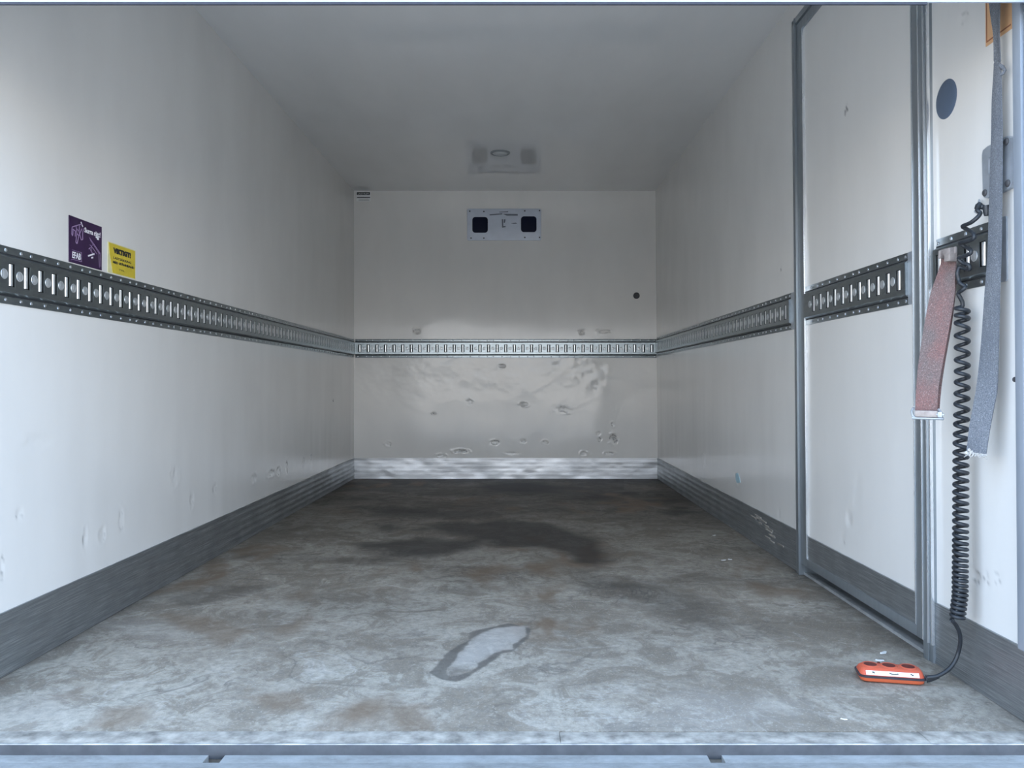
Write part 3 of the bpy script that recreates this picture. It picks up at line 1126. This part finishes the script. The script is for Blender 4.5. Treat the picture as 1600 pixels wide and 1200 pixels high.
q = quad(LEFT, [(107, 337), (158, 353.5), (158, 422.5), (107.8, 409)])
xl, xr = q[0][0], q[1][0]
zt, zb = 0.5 * (q[0][1] + q[1][1]), 0.5 * (q[2][1] + q[3][1])
pw, ph = xl - xr, zt - zb
pos = thing('poster', 'dark purple poster with white line drawings above the left cargo rail', 'poster', LEFT, ((xl + xr) / 2, 0, zb))
NB = 0.0022
part('sheet', MB().box(xr, xl, -0.001, NB, zb, zt), 'purple', pos)
P = lambda u, v: (xl - u * pw, zb + v * ph)


def strokes(lines, wd, n):
    b = MB()
    for ln in lines:
        for (u0, v0), (u1, v1) in zip(ln, ln[1:]):
            p, q_ = Vector(P(u0, v0)), Vector(P(u1, v1))
            t = q_ - p
            if t.length < 1e-6:
                continue
            t.normalize()
            s_ = Vector((-t.y, t.x)) * wd / 2
            b.prism([tuple(p + s_), tuple(p - s_), tuple(q_ - s_), tuple(q_ + s_)], n, n + 0.0003)
    return b


part('lettering', lettering('Surra rätt!', *P(0.45, 0.74), 0.50 * pw, 0.115 * ph, NB, bold=0.02), 'white_print', pos)
part('logo', lettering('EFAB', *P(0.09, 0.10), 0.25 * pw, 0.14 * ph, NB, bold=0.02), 'white_print', pos)
part('logo_frame', strokes([[(0.05, 0.05), (0.12, 0.07), (0.36, 0.07), (0.36, 0.27), (0.08, 0.27)]], 0.0012, NB), 'lilac', pos)
hand = [[(.07, .60), (.08, .76), (.20, .82), (.30, .87), (.38, .90)], [(.10, .72), (.18, .70), (.17, .58)], [(.20, .82), (.22, .66), (.19, .46), (.23, .44), (.28, .62), (.37, .80)],
        [(.30, .87), (.29, .70), (.35, .55), (.40, .57), (.39, .68), (.42, .82)], [(.07, .60), (.10, .58), (.11, .70)], [(.23, .76), (.27, .72)], [(.22, .66), (.28, .62)]]
part('line_drawing', strokes(hand, 0.0028, NB), 'lilac', pos)
part('highlight', strokes([[(.34, .94), (.39, .86)], [(.35, .93), (.40, .85)]], 0.004, NB), 'white_print', pos)
fig = [[(.60, .66), (.95, .38)], [(.62, .62), (.93, .36)], [(.62, .50), (.72, .44), (.84, .34)], [(.60, .44), (.66, .36), (.76, .30)], [(.68, .46), (.66, .36)],
       [(.90, .40), (.92, .05)], [(.95, .38), (.97, .08)], [(.58, .40), (.64, .44), (.70, .52)]]
part('line_drawing', strokes(fig, 0.0018, NB), 'lilac', pos)
part('highlight', strokes([[(.80, .72), (.90, .72)], [(.84, .69), (.90, .69)], [(.56, .24), (.76, .33)], [(.66, .22), (.72, .24)]], 0.005, NB), 'white_print', pos)

q = quad(LEFT, [(168, 377.7), (210, 390.5), (209.7, 435), (172, 425.5)])
xl, xr = q[0][0], q[1][0]
zt, zb = 0.5 * (q[0][1] + q[1][1]), 0.5 * (q[2][1] + q[3][1])
pw, ph = xl - xr, zt - zb
yel = thing('notice', 'yellow notice with black lettering beside the purple poster', 'notice', LEFT, ((xl + xr) / 2, 0, zb))
part('backing', MB().box(xr - 0.004, xl, -0.001, 0.0018, zb - 0.002, zt), plain('pale_yellow_edge', (0.70, 0.66, 0.38, 1), 0.5), yel)
part('sheet', MB().prism([P(0.02, 0.97), P(1.0, 0.97), P(1.0, 0.0), P(0.16, 0.0), P(0.10, 0.35), P(0.05, 0.6)], 0.0018, 0.0026), 'yellow', yel)
part('lettering', lettering('VIKTIGT!', *P(0.17, 0.66), 0.66 * pw, 0.20 * ph, 0.0026, bold=0.09), 'ink', yel)
part('lettering', lettering('LASTSÄKRING', *P(0.18, 0.47), 0.66 * pw, 0.10 * ph, 0.0026, bold=0.02), 'ink', yel)
part('lettering', lettering('MED SPÄNNBAND', *P(0.16, 0.32), 0.80 * pw, 0.10 * ph, 0.0026, bold=0.05), 'ink', yel)
part('lettering', lettering('TEL', *P(0.38, 0.13), 0.22 * pw, 0.05 * ph, 0.0026), 'ink', yel)

# ------------------------------------------------------------------ far wall fittings
q = quad(BACK, [(729, 327), (846, 326), (845, 375), (732, 377)])
xl, xr = BACK.hit(730, 350)[0], BACK.hit(845.5, 350)[0]
zt, zb = BACK.hit(800, 326.5)[1], BACK.hit(800, 376)[1]


cp = thing('cover_plate', 'pale cover plate with two dark square windows high on the far wall', 'panel', BACK, ((xl + xr) / 2, 0, zb))
part('plate', MB().prism(rrect(xr, xl, zb, zt, 0.014), 0, 0.016, 0.003), 'plate', cp)
for pa, pb, y0, y1 in ((738, 762.2, 339, 363.7), (814, 838.3, 338, 362.7)):
    wx1, wx0 = BACK.hit(pa, 350, 0.017)[0], BACK.hit(pb, 350, 0.017)[0]
    wz1, wz0 = BACK.hit(800, y0, 0.017)[1], BACK.hit(800, y1, 0.017)[1]
    part('window', MB().prism(rrect(wx0, wx1, wz0, wz1, 0.024), 0.010, 0.0175, 0.0008), 'navy', cp)
for sx, sy in ((734, 330), (756, 330.5), (820, 329.5), (843, 329), (736, 372), (756, 372), (820, 371), (843, 371)):
    x, z = BACK.hit(sx, sy, 0.016)
    part('screw', MB().lathe([(.0062, 0), (.0058, .002), (0, .003)], (x, 0.0155, z), 'y', 10), 'plug', cp)
b = MB()
for pts in ([(765, 335), (785, 333.2), (785, 335), (765, 336.6)], [(785, 334), (809, 334.5), (809, 337), (792, 337)], [(780, 331), (794, 330), (794, 331.6), (780, 332)],
            [(784, 342.5), (786, 342.5), (786.5, 354), (784.5, 355.5)], [(784.5, 353.5), (790, 353), (790, 355), (784.5, 355.8)], [(787.5, 342.5), (790, 343), (789, 348), (787, 348)],
            [(798, 349), (806, 347.8), (808, 349.6), (802, 349.8)]):
    b.prism(quad(BACK, pts, 0.016), 0.0158, 0.0164)
part('print_mark', b, plain('grey_print', (0.16, 0.18, 0.22, 1), 0.5), cp)

xl, xr = BACK.hit(557, 310)[0], BACK.hit(579.5, 310)[0]
zt, zb = BACK.hit(560, 299.5)[1], BACK.hit(560, 314.5)[1]
pw, ph = xl - xr, zt - zb
sg = thing('label_plate', 'small white label with a black heading in the top corner of the far wall', 'label', BACK, ((xl + xr) / 2, 0, zb))
part('sheet', MB().box(xr, xl, 0, 0.003, zb, zt), 'paper', sg)
part('heading', MB().box(xl - 0.94 * pw, xl - 0.03 * pw, 0.003, 0.0034, zb + 0.66 * ph, zb + 0.94 * ph), 'ink', sg)
part('lettering', lettering('LASTRUM', *P(0.10, 0.72), 0.75 * pw, 0.14 * ph, 0.0034), 'white_print', sg)
part('text_line', MB().box(xl - 0.95 * pw, xl - 0.04 * pw, 0.003, 0.0034, zb + 0.34 * ph, zb + 0.42 * ph), 'ink', sg)
part('text_line', MB().box(xl - 0.9 * pw, xl - 0.15 * pw, 0.003, 0.0034, zb + 0.10 * ph, zb + 0.15 * ph), plain('grey_text', (0.2, 0.2, 0.2, 1)), sg)

x, z = BACK.hit(994.5, 462)
single('wall_plug', MB().lathe([(.026, -0.002), (.026, .004), (.022, .007), (.012, .004), (0, .004)], (x, 0, z), 'y', 20), 'plug',
       'small round dark plug on the far wall right of the cover plate', 'plug', BACK, (x, 0, z))

# ceiling lamp
lx, lz = (781.5 - CX) / F * 5.41, 5.41
lm = thing('ceiling_lamp', 'round grey lamp flush on the ceiling near the far wall', 'lamp', CE, (CE.u.x * lx, 0, lz))
part('rim', MB().lathe([(.068, -0.001), (.068, .004), (.062, .009), (.056, .010), (.052, .006)], (CE.u.x * lx, 0, lz), 'y', 32), 'lamp_rim', lm)
part('lens', MB().lathe([(.054, .003), (.045, .009), (.025, .012), (0, .013)], (CE.u.x * lx, 0, lz), 'y', 32), 'lamp', lm)

# ------------------------------------------------------------------ front piece of the right wall
x, z = RIGHT.hit(1479, 155)
single('round_cap', MB().lathe([(.051, -0.002), (.051, .001), (.048, .0028), (.03, .0034), (0, .0036)], (x, 0, z), 'y', 40), 'cap',
       'round blue-grey cap on the right wall beside the side door', 'cap', RIGHT, (x, 0, z))

# orange warning label running out of the top of the view
c = quad(RIGHT, [(1540.5, 72), (1580, 46)], 0.002)
xa, xb_ = c[0][0], c[1][0] - 0.004
za = 0.5 * (c[0][1] + c[1][1])
ol = thing('warning_label', 'faded orange label on the right wall behind the grey strap', 'label', RIGHT, ((xa + xb_) / 2, 0, za))
part('sheet', MB().box(xb_, xa, -0.001, 0.0025, za, za + 0.20), 'orange_label', ol)
part('border_line', MB().box(xb_ + 0.004, xa - 0.003, 0.0025, 0.0029, za + 0.008, za + 0.0115), 'orange_line', ol)
part('border_line', MB().box(xa - 0.0065, xa - 0.003, 0.0025, 0.0029, za + 0.0115, za + 0.19), 'orange_line', ol)

# handle plate
zz = lambda x, y: (1500 + x / 6.667, 170 + y / 6.667)
outl = [(227, 480), (240, 430), (282, 393), (340, 362), (450, 302), (492, 285), (525, 300), (531, 345), (533, 700), (541, 762), (520, 820), (460, 852), (310, 912), (288, 932), (250, 925), (237, 882)]
inn = [(292, 525), (297, 514), (310, 505), (335, 495), (395, 470), (408, 466), (416, 470), (418, 480), (420, 610), (420, 625), (412, 640), (395, 648), (325, 676), (304, 680), (296, 674), (292, 660)]
ou = quad(RIGHT, [zz(*p) for p in outl], 0.012)
il = quad(RIGHT, [zz(*p) for p in inn], 0.012)
hx0 = sum(p[0] for p in ou) / len(ou)
hz0 = sum(p[1] for p in ou) / len(ou)
hp = thing('grab_plate', 'grey metal grab handle plate bolted to the right wall above the short cargo rail', 'handle', RIGHT, (hx0, 0, hz0))
part('plate', MB().ring(ou, il, 0.0, 0.012), 'handle_plate', hp)
for p in ((487, 342), (501, 775), (262, 876)):
    x, z = RIGHT.hit(*zz(*p), 0.012)
    part('bolt', MB().lathe([(.0085, 0), (.0085, .002), (.0062, .0045), (0, .005)], (x, 0.0118, z), 'y', 12), 'plug', hp)


# ------------------------------------------------------------------ straps
def resample(st, m):
    """stations -> smooth stations (Catmull-Rom)"""
    A = np.array(st, float)
    n = len(A)
    out = []
    for i in range(n - 1):
        p0, p1, p2, p3 = A[max(i - 1, 0)], A[i], A[i + 1], A[min(i + 2, n - 1)]
        for k in range(m):
            t = k / m
            out.append(0.5 * (2 * p1 + (p2 - p0) * t + (2 * p0 - 5 * p1 + 4 * p2 - p3) * t * t + (3 * p1 - p0 - 3 * p2 + p3) * t ** 3))
    out.append(A[-1])
    return out


def ribbon(st, th, m=6, cup=0.0):
    """strap; stations (left px, right px, py, left depth, right depth)"""
    L = []
    rows = resample(st, m)
    for k, (x0, x1, y, d0, d1) in enumerate(rows):
        a, c_ = at(x0, y, d0), at(x1, y, d1)
        y2, e0, e1 = (rows[k + 1][2], rows[k + 1][0], rows[k + 1][3]) if k + 1 < len(rows) else (y + 1, x0, d0)
        dn = at(e0, y2, e1) - a
        ac = (c_ - a)
        nn = ac.cross(dn).normalized()
        if nn.y > 0:
            nn = -nn
        loop = []
        for t in (0, 0.25, 0.5, 0.75, 1.0):
            loop.append(a + ac * t + nn * (th / 2 + cup * math.sin(PI * t)))
        for t in (1.0, 0.75, 0.5, 0.25, 0):
            loop.append(a + ac * t + nn * (-th / 2 + cup * math.sin(PI * t)))
        L.append(loop)
    return MB().loft(L)


base = at(1480, 395, 2.08)
rs_ = thing('ratchet_strap', 'faded red lashing strap hanging from the short cargo rail beside the side door', 'strap', W, base)
st = [(1473, 1492, 398, 2.10, 2.06), (1470, 1494, 413, 2.10, 2.055), (1462, 1492.5, 437, 2.09, 2.045), (1454, 1492, 460, 2.08, 2.04), (1444.5, 1484.5, 507, 2.07, 2.03), (1435.5, 1473.5, 567, 2.06, 2.02), (1432, 1467, 605, 2.055, 2.02), (1430, 1464.5, 645, 2.05, 2.02)]
st = [(q0, q1, q2, q3 - 0.03, q4 - 0.03) for q0, q1, q2, q3, q4 in st]
part('webbing', ribbon(st, 0.0035, 6, 0.002), 'strap_red', rs_, 60)
st2 = [(1476, 1493, 400, 2.115, 2.07), (1468, 1494.5, 437, 2.105, 2.06), (1458, 1493, 460, 2.10, 2.06), (1450, 1487, 507, 2.09, 2.05), (1441, 1476.5, 567, 2.08, 2.045), (1438, 1471, 605, 2.075, 2.045), (1434, 1468, 640, 2.07, 2.04)]
st2 = [(q0, q1, q2, q3 - 0.03, q4 - 0.03) for q0, q1, q2, q3, q4 in st2]
part('webbing', ribbon(st2, 0.003, 6, 0.0), 'strap_red', rs_, 60)
# upper fitting hooked into the rail
b = MB()
for (xa_, ya_), (xb2, yb_) in (((1472, 389), (1474, 404)), ((1484, 388), (1492, 410))):
    pass
t0, t1 = at(1471, 394, 2.06), at(1494, 391, 2.015)
dirv = (t1 - t0).normalized()
fr = Frame(t0, dirv, (0, 0, 1))
ln = (t1 - t0).length
bb = MB()
bb.box(0, ln, -0.003, 0.004, -0.012, 0.007, 0.002)
bb.box(ln * 0.05, ln * 0.22, -0.014, 0.006, -0.018, 0.003, 0.0025)
bb.box(ln * 0.55, ln * 0.95, -0.018, 0.005, -0.030, 0.004, 0.0025)
bmesh.ops.transform(bb.b, matrix=fr.m, verts=bb.b.verts)
part('end_fitting', bb, 'fitting', rs_)
# lower fitting
t0, t1 = at(1428, 646, 2.015), at(1468, 652, 1.975)
fr = Frame(t0, (t1 - t0), (0, 0, 1))
ln = (t1 - t0).length
bb = MB()
bb.box(0.004, ln * 0.95, -0.008, 0.006, -0.008, 0.008, 0.002)
bmesh.ops.transform(bb.b, matrix=fr.m, verts=bb.b.verts)
part('end_fitting', bb, 'fitting', rs_)
bb = MB()
bb.tube([(-0.004, 0.002, -0.0115), (ln * 0.5, 0.003, -0.0115), (ln * 1.14, 0.002, -0.0115)], 0.0035, 10)
bb.tube([(-0.001, 0.0, 0.014), (-0.006, 0.002, 0.006), (-0.004, 0.003, -0.006), (0.004, 0.003, -0.0115)], 0.003, 8)
bb.tube([(ln * 0.93, 0, 0.012), (ln * 1.0, 0.003, 0.008), (ln * 0.98, 0.004, -0.002), (ln * 0.92, 0.004, -0.008)], 0.003, 8)
bb.box(ln * 0.98, ln * 1.16, -0.016, -0.008, -0.008, 0.006, 0.002)
bb.box(ln * 0.92, ln * 1.22, -0.014, -0.009, -0.003, 0.001, 0.0015)
bmesh.ops.transform(bb.b, matrix=fr.m, verts=bb.b.verts)
part('fitting_hook', bb, 'handle_plate', rs_)

base = at(1552, 0, 1.86)
gs_ = thing('webbing_strap', 'long grey webbing strap with a frayed end hanging by the rear post', 'strap', W, base)
st = [(1543, 1563.5, -70, 1.885, 1.835), (1545, 1562.5, -10, 1.883, 1.84), (1548, 1562, 22, 1.88, 1.845), (1552.5, 1561.5, 55, 1.872, 1.85), (1553.5, 1563.2, 95, 1.872, 1.848), (1553, 1564, 115, 1.873, 1.846), (1550.5, 1565, 155, 1.878, 1.842),
      (1549.5, 1566, 205, 1.88, 1.84), (1547, 1565.5, 290, 1.885, 1.842), (1545.5, 1565, 340, 1.888, 1.842), (1543.5, 1564, 400, 1.892, 1.844), (1539, 1562, 460, 1.897, 1.846), (1535.5, 1561, 510, 1.90, 1.848), (1532, 1560, 553, 1.90, 1.85),
      (1526, 1558.7, 605, 1.90, 1.855), (1520, 1553, 638, 1.90, 1.857), (1514.5, 1547, 670, 1.90, 1.86), (1510, 1541, 710, 1.90, 1.862)]
part('webbing', ribbon(st, 0.003, 5, 0.0015), 'strap_grey', gs_, 60)
b = MB()
random.seed(11)
for k in range(26):
    t = k / 25
    d_ = 1.897 * (1 - t) + 1.858 * t
    x_ = 1509 + 31.5 * t + random.uniform(-1, 1)
    y_ = 706 + 4 * t
    b.tube([at(x_, y_, d_), at(x_ + random.uniform(-3, 3), y_ + random.uniform(2, 5), d_ - 0.003), at(x_ + random.uniform(-5, 4), y_ + random.uniform(3, 8), d_ - random.uniform(0, .01))], [0.0016, 0.0013, 0.0006], 5)
for k in range(7):
    b.lathe([(0, -.003), (.003, -.002), (.0042, 0), (.003, .002), (0, .003)], at(1510 + k * 2.2, 706 + random.uniform(-3, 3), 1.888), 'y', 8)
fo = part('frayed_end', b, 'fray', gs_)
fo['kind'] = 'stuff'
fo['label'] = 'pale frayed fibres at the cut end'
b = MB()
b.tube([at(1562, 101, 1.846), at(1566, 105, 1.842), at(1570.5, 110, 1.838), at(1567, 115, 1.842), at(1562, 118, 1.846)], [.003, .005, .003, .004, .002], 8)
part('fold', b, 'strap_grey', gs_)

# ------------------------------------------------------------------ lift remote on its coiled cord
A0 = Vector((fl(1345, 1067)[0], fl(1345, 1067)[1], 0.003))
A1 = Vector((fl(1448, 1074)[0], fl(1448, 1074)[1], 0.003))
RM = Frame(A0, A0 - A1, (0, 0, 1))          # x runs to the left, y towards the viewer
if RM.n.y > 0:
    RM = Frame(A0, A1 - A0, (0, 0, 1))
sg_ = 1 if RM.u.x > 0 else -1
LN = (A1 - A0).length
rc = thing('lift_remote', 'orange three button lift remote on a black coiled cord lying on the floor', 'remote', RM, (sg_ * LN / 2, -0.03, 0))


def rloop(x0, x1, y0, y1, z, r, seg=4):
    return [(p[0], p[1], z) for p in rrect(x0, x1, y0, y1, r, seg)]


def rl_(i, yi, z, r):
    lo, hi = sorted((sg_ * i, sg_ * (LN - i)))
    return rloop(lo, hi, -0.074 + yi, -yi, z, r)


ZK = 0.72
part('base', MB().loft([rl_(.006, .006, 0.0, .012), rl_(.002, .002, .004 * ZK, .014), rl_(.001, .001, .015 * ZK, .014)]), 'orange_base', rc, 50)
part('seam', MB().loft([rl_(.001, .001, .0145 * ZK, .014), rl_(-.0025, -.0025, .0165 * ZK, .016), rl_(-.0025, -.0025, .0215 * ZK, .016), rl_(.002, .002, .0235 * ZK, .014)]), 'seam', rc, 50)
part('cover', MB().loft([rl_(.001, .001, .0215 * ZK, .014), rl_(.003, .010, .036 * ZK, .014), rl_(.006, .015, .043 * ZK, .014), rl_(.010, .020, .0455 * ZK, .012), rl_(.016, .026, .046 * ZK, .010)]), 'orange', rc, 50)
zt_ = .046 * ZK
for k, t in enumerate((0.20, 0.49, 0.79)):
    cx_ = sg_ * LN * t
    part('button_collar', MB().lathe([(.0225, zt_ - .002), (.0205, zt_ + .0012), (.0180, zt_ + .0018), (.0160, zt_ + .0012), (.0160, zt_ - .001)], (cx_, -0.040, 0), 'z', 28), 'orange', rc, 50)
    part('button', MB().lathe([(.0164, zt_ - .0005), (.0162, zt_ + .0009), (.010, zt_ + .0012), (0, zt_ + .0012)], (cx_, -0.040, 0), 'z', 28), 'button', rc, 50)
part('marker', MB().lathe([(0, zt_ - .001), (.004, zt_ - .001), (.004, zt_ + .001), (0, zt_ + .0014)], (sg_ * LN * 0.36, -0.058, 0), 'z', 12), 'button', rc)
# label on the sloping front face of the cover
p_lo, p_hi = Vector((0, -0.0038, 0.0262 * ZK)), Vector((0, -0.0105, 0.0367 * ZK))
up_ = (p_hi - p_lo).normalized()
nn = Vector((0, up_.z, -up_.y))
b = MB()
xa, xb2 = sg_ * LN * 0.09, sg_ * LN * 0.90


def slab(b, xa, xb, s0, s1, lift, th):
    lo = []
    for x in (xa, xb):
        ring_ = []
        for s_, l_ in ((s0, lift - th), (s1, lift - th), (s1, lift), (s0, lift)):
            p = p_lo + (p_hi - p_lo) * s_ + nn * l_
            ring_.append((x, p.y, p.z))
        lo.append(ring_)
    b.loft(lo)


slab(b, xa, xb2, -0.12, 1.02, 0.0012, 0.002)
part('label_strip', b, 'paper', rc)
b = MB()
for t, wd, s0, s1 in ((.20, .030, .5, .68), (.215, .02, .34, .5), (.78, .022, .5, .68), (.80, .025, .32, .48), (.47, .02, .42, .52), (.49, .03, .36, .46), (.52, .03, .34, .44), (.55, .03, .38, .48), (.575, .02, .44, .56), (.455, .015, .5, .62)):
    slab(b, sg_ * LN * (t - wd / 2), sg_ * LN * (t + wd / 2), s0 - 0.05, s1 + 0.05, 0.0019, 0.0010)
part('label_symbol', b, 'ink', rc)
# cord in world coordinates, moved into the remote's frame
toR = RM.mi
gland = [at(1447, 1061, 2.03), at(1451, 1060.5, 2.028), at(1457, 1059.5, 2.025)]
b = MB().tube([toR @ p for p in gland] + [toR @ at(1466, 1056.5, 2.015)], [.0085, .0085, .0072, .0058], 14)
for k in range(5):
    p = gland[0].lerp(gland[2], k / 4)
    q_ = gland[0].lerp(gland[2], k / 4 + 0.12)
    b.tube([toR @ p, toR @ q_], [.0098 - k * .0007] * 2, 14)
part('strain_relief', b, 'cord', rc, 40)

zzc = lambda x, y: (1420 + x / 7.5, 320 + y / 7.5)
DC = 1.985
up_pts = [(830, 20, 1.93), (800, 62, 1.93), (838, 100, 1.93), (790, 160, 1.94), (720, 212, 1.96), (630, 252, 1.99), (680, 285, 1.985), (745, 325, 1.96), (765, 385, 1.95), (700, 425, 1.97), (600, 448, 2.0), (650, 485, 2.0), (715, 520, 1.985), (725, 565, 1.98),
          (660, 598, 2.0), (585, 628, 2.02), (630, 680, 2.015), (700, 705, 2.0), (712, 755, 2.0), (650, 745, 2.02), (595, 735, 2.03), (570, 800, 2.03), (585, 880, 2.03), (600, 920, 2.025), (660, 960, 2.015), (640, 990, 2.015), (580, 1035, 2.03), (600, 1085, 2.03), (628, 1140, 2.03), (632, 1195, 2.03)]
path = []
for row in resample([(zzc(x, y)[0], zzc(x, y)[1], d_) for x, y, d_ in up_pts], 4):
    path.append(at(row[0], row[1], row[2] - 0.035 * min(1, max(0, (row[1] - 322) / 25))))
yk = [480, 491, 502, 522, 540.5, 560, 578, 595, 613, 629, 647, 661, 677, 691, 706, 719, 732, 743, 756, 768, 779.5, 791, 802, 813, 825, 834, 844, 853, 861, 870.5, 879, 887, 895, 903, 910, 918, 925, 932, 939, 946, 953, 960, 967]
nk = len(yk)
RC = 0.0142
SEG = 18
for i in range((nk - 1) * SEG + 1):
    t = i / SEG
    k = min(int(t), nk - 2)
    y = yk[k] + (yk[k + 1] - yk[k]) * (t - k)
    cxp = np.interp(y, [480, 600, 700, 800, 930, 967], [1503.5, 1503.5, 1501.5, 1501, 1500, 1495.5])
    c0 = at(cxp, y, DC)
    a = 2 * PI * t + PI * 0.6
    path.append(c0 + Vector((RC * math.cos(a), RC * math.sin(a), 0)))
tail = [(1487, 969, 1.985), (1493, 976, 1.99), (1499, 988, 2.0), (1500.5, 1002, 2.01), (1498, 1017, 2.02), (1493, 1031, 2.02), (1485, 1043, 2.018), (1475, 1051, 2.016), (1464, 1056.5, 2.016), (1455, 1058, 2.018), (1448, 1058.6, 2.02)]
path += [at(*r) for r in resample(tail, 4)]
part('coiled_cord', MB().tube([toR @ p for p in path], 0.0050, 10), 'cord', rc, 80)
# clamp that holds the cord's upper end
hk_ = thing('cord_clamp', 'dark cord clamp with a knob under the grab handle plate', 'clamp', W, at(1530, 325, 1.93))
b = MB()
b.tube([at(1532, 318, 1.92), at(1529, 322, 1.92), at(1526, 327, 1.925)], [.006, .008, .006], 12)
b.tube([at(1532, 323, 1.92), at(1538, 324, 1.915), at(1543, 325, 1.91)], [.007, .0055, .006], 12)
b.tube([at(1541, 321, 1.905), at(1542, 330, 1.905), at(1542, 337, 1.905)], [.0075, .009, .006], 12)
part('knob', b, 'cord', hk_)
b = MB()
p = at(1530, 312, 1.95)
b.tube([at(1530, 313, 1.965), at(1530.5, 316, 1.945), at(1531, 319, 1.925)], [.003, .003, .004], 8)
b.tube([at(1524, 330, 1.935), at(1529, 332, 1.925), at(1533, 333, 1.92)], [.004, .005, .004], 10)
part('bracket', b, 'handle_plate', hk_)

# smears and scratches on the right side
wr = bpy.data.objects['wall_right']
OFF['wall_right'] = Vector((0, 0, 0))
OFF['baseboard_right'] = Vector((0, 0, 0))
b = MB().prism(quad(RIGHT, [(1150, 740), (1153, 739), (1156, 747), (1157, 754), (1152, 755), (1150, 749)]), 0.0, 0.0022)
part('paint_smear', b, plain('pale_blue_smear', (0.42, 0.62, 0.70, 1)), wr)
b = MB()
random.seed(21)
for k in range(16):
    t = k / 15
    x, y = 1178 + 34 * t + random.uniform(-6, 6), 803 + 44 * t + random.uniform(-5, 5)
    l = random.uniform(4, 11)
    b.prism(quad(RIGHT, [(x, y), (x + l, y + l * 0.55), (x + l, y + l * 0.55 + 2.2), (x, y + 1.6)], KT), KT, KT + 0.0022)
o = part('scratch_patch', b, plain('scraped_paint', (0.42, 0.39, 0.35, 1)), bpy.data.objects['baseboard_right'])
o['kind'] = 'stuff'

# ------------------------------------------------------------------ paint flakes on the floor
fk = [(1375, 1033, .012, 'small white paint flake right behind the orange remote'), (1381, 1021, .014, 'curled white paint flake on the floor between orange remote and side door'),
      (1131, 876, .012, 'left one of two white paint flakes lying side by side near the far door upright'), (1141, 875, .010, 'right one of two white paint flakes lying side by side near the far door upright'),
      (1116, 837, .010, 'deepest white paint flake, alone near the right kick plate'), (1319, 1125, .008, 'tiny white paint flake in front of the remote, by the rear sill')]
flake = None
for i, (px, py, r, lab) in enumerate(fk):
    x, y = fl(px, py)
    if flake is None:
        random.seed(5)
        b = MB()
        pts = [(math.cos(2 * PI * k / 9) * random.uniform(.6, 1.1), math.sin(2 * PI * k / 9) * random.uniform(.3, .6)) for k in range(9)]
        lo = [(a, c_, 0) for a, c_ in pts]
        hi = [(a * .9, c_ * .9, 0.10 + 0.18 * a * a) for a, c_ in pts]
        b.loft([lo, hi])
        flake = b.mesh('paint_flake')
        flake.materials.append(M['paper'])
    o = bpy.data.objects.new('paint_flake', flake)
    COL.objects.link(o)
    o.location = (x, y, 0.0012)
    o.scale = (r, r, r)
    o.rotation_euler = (0, 0, random.uniform(-.6, .6))
    o['label'] = lab
    o['category'] = 'flake'
    o['group'] = 'paint flakes on the floor'
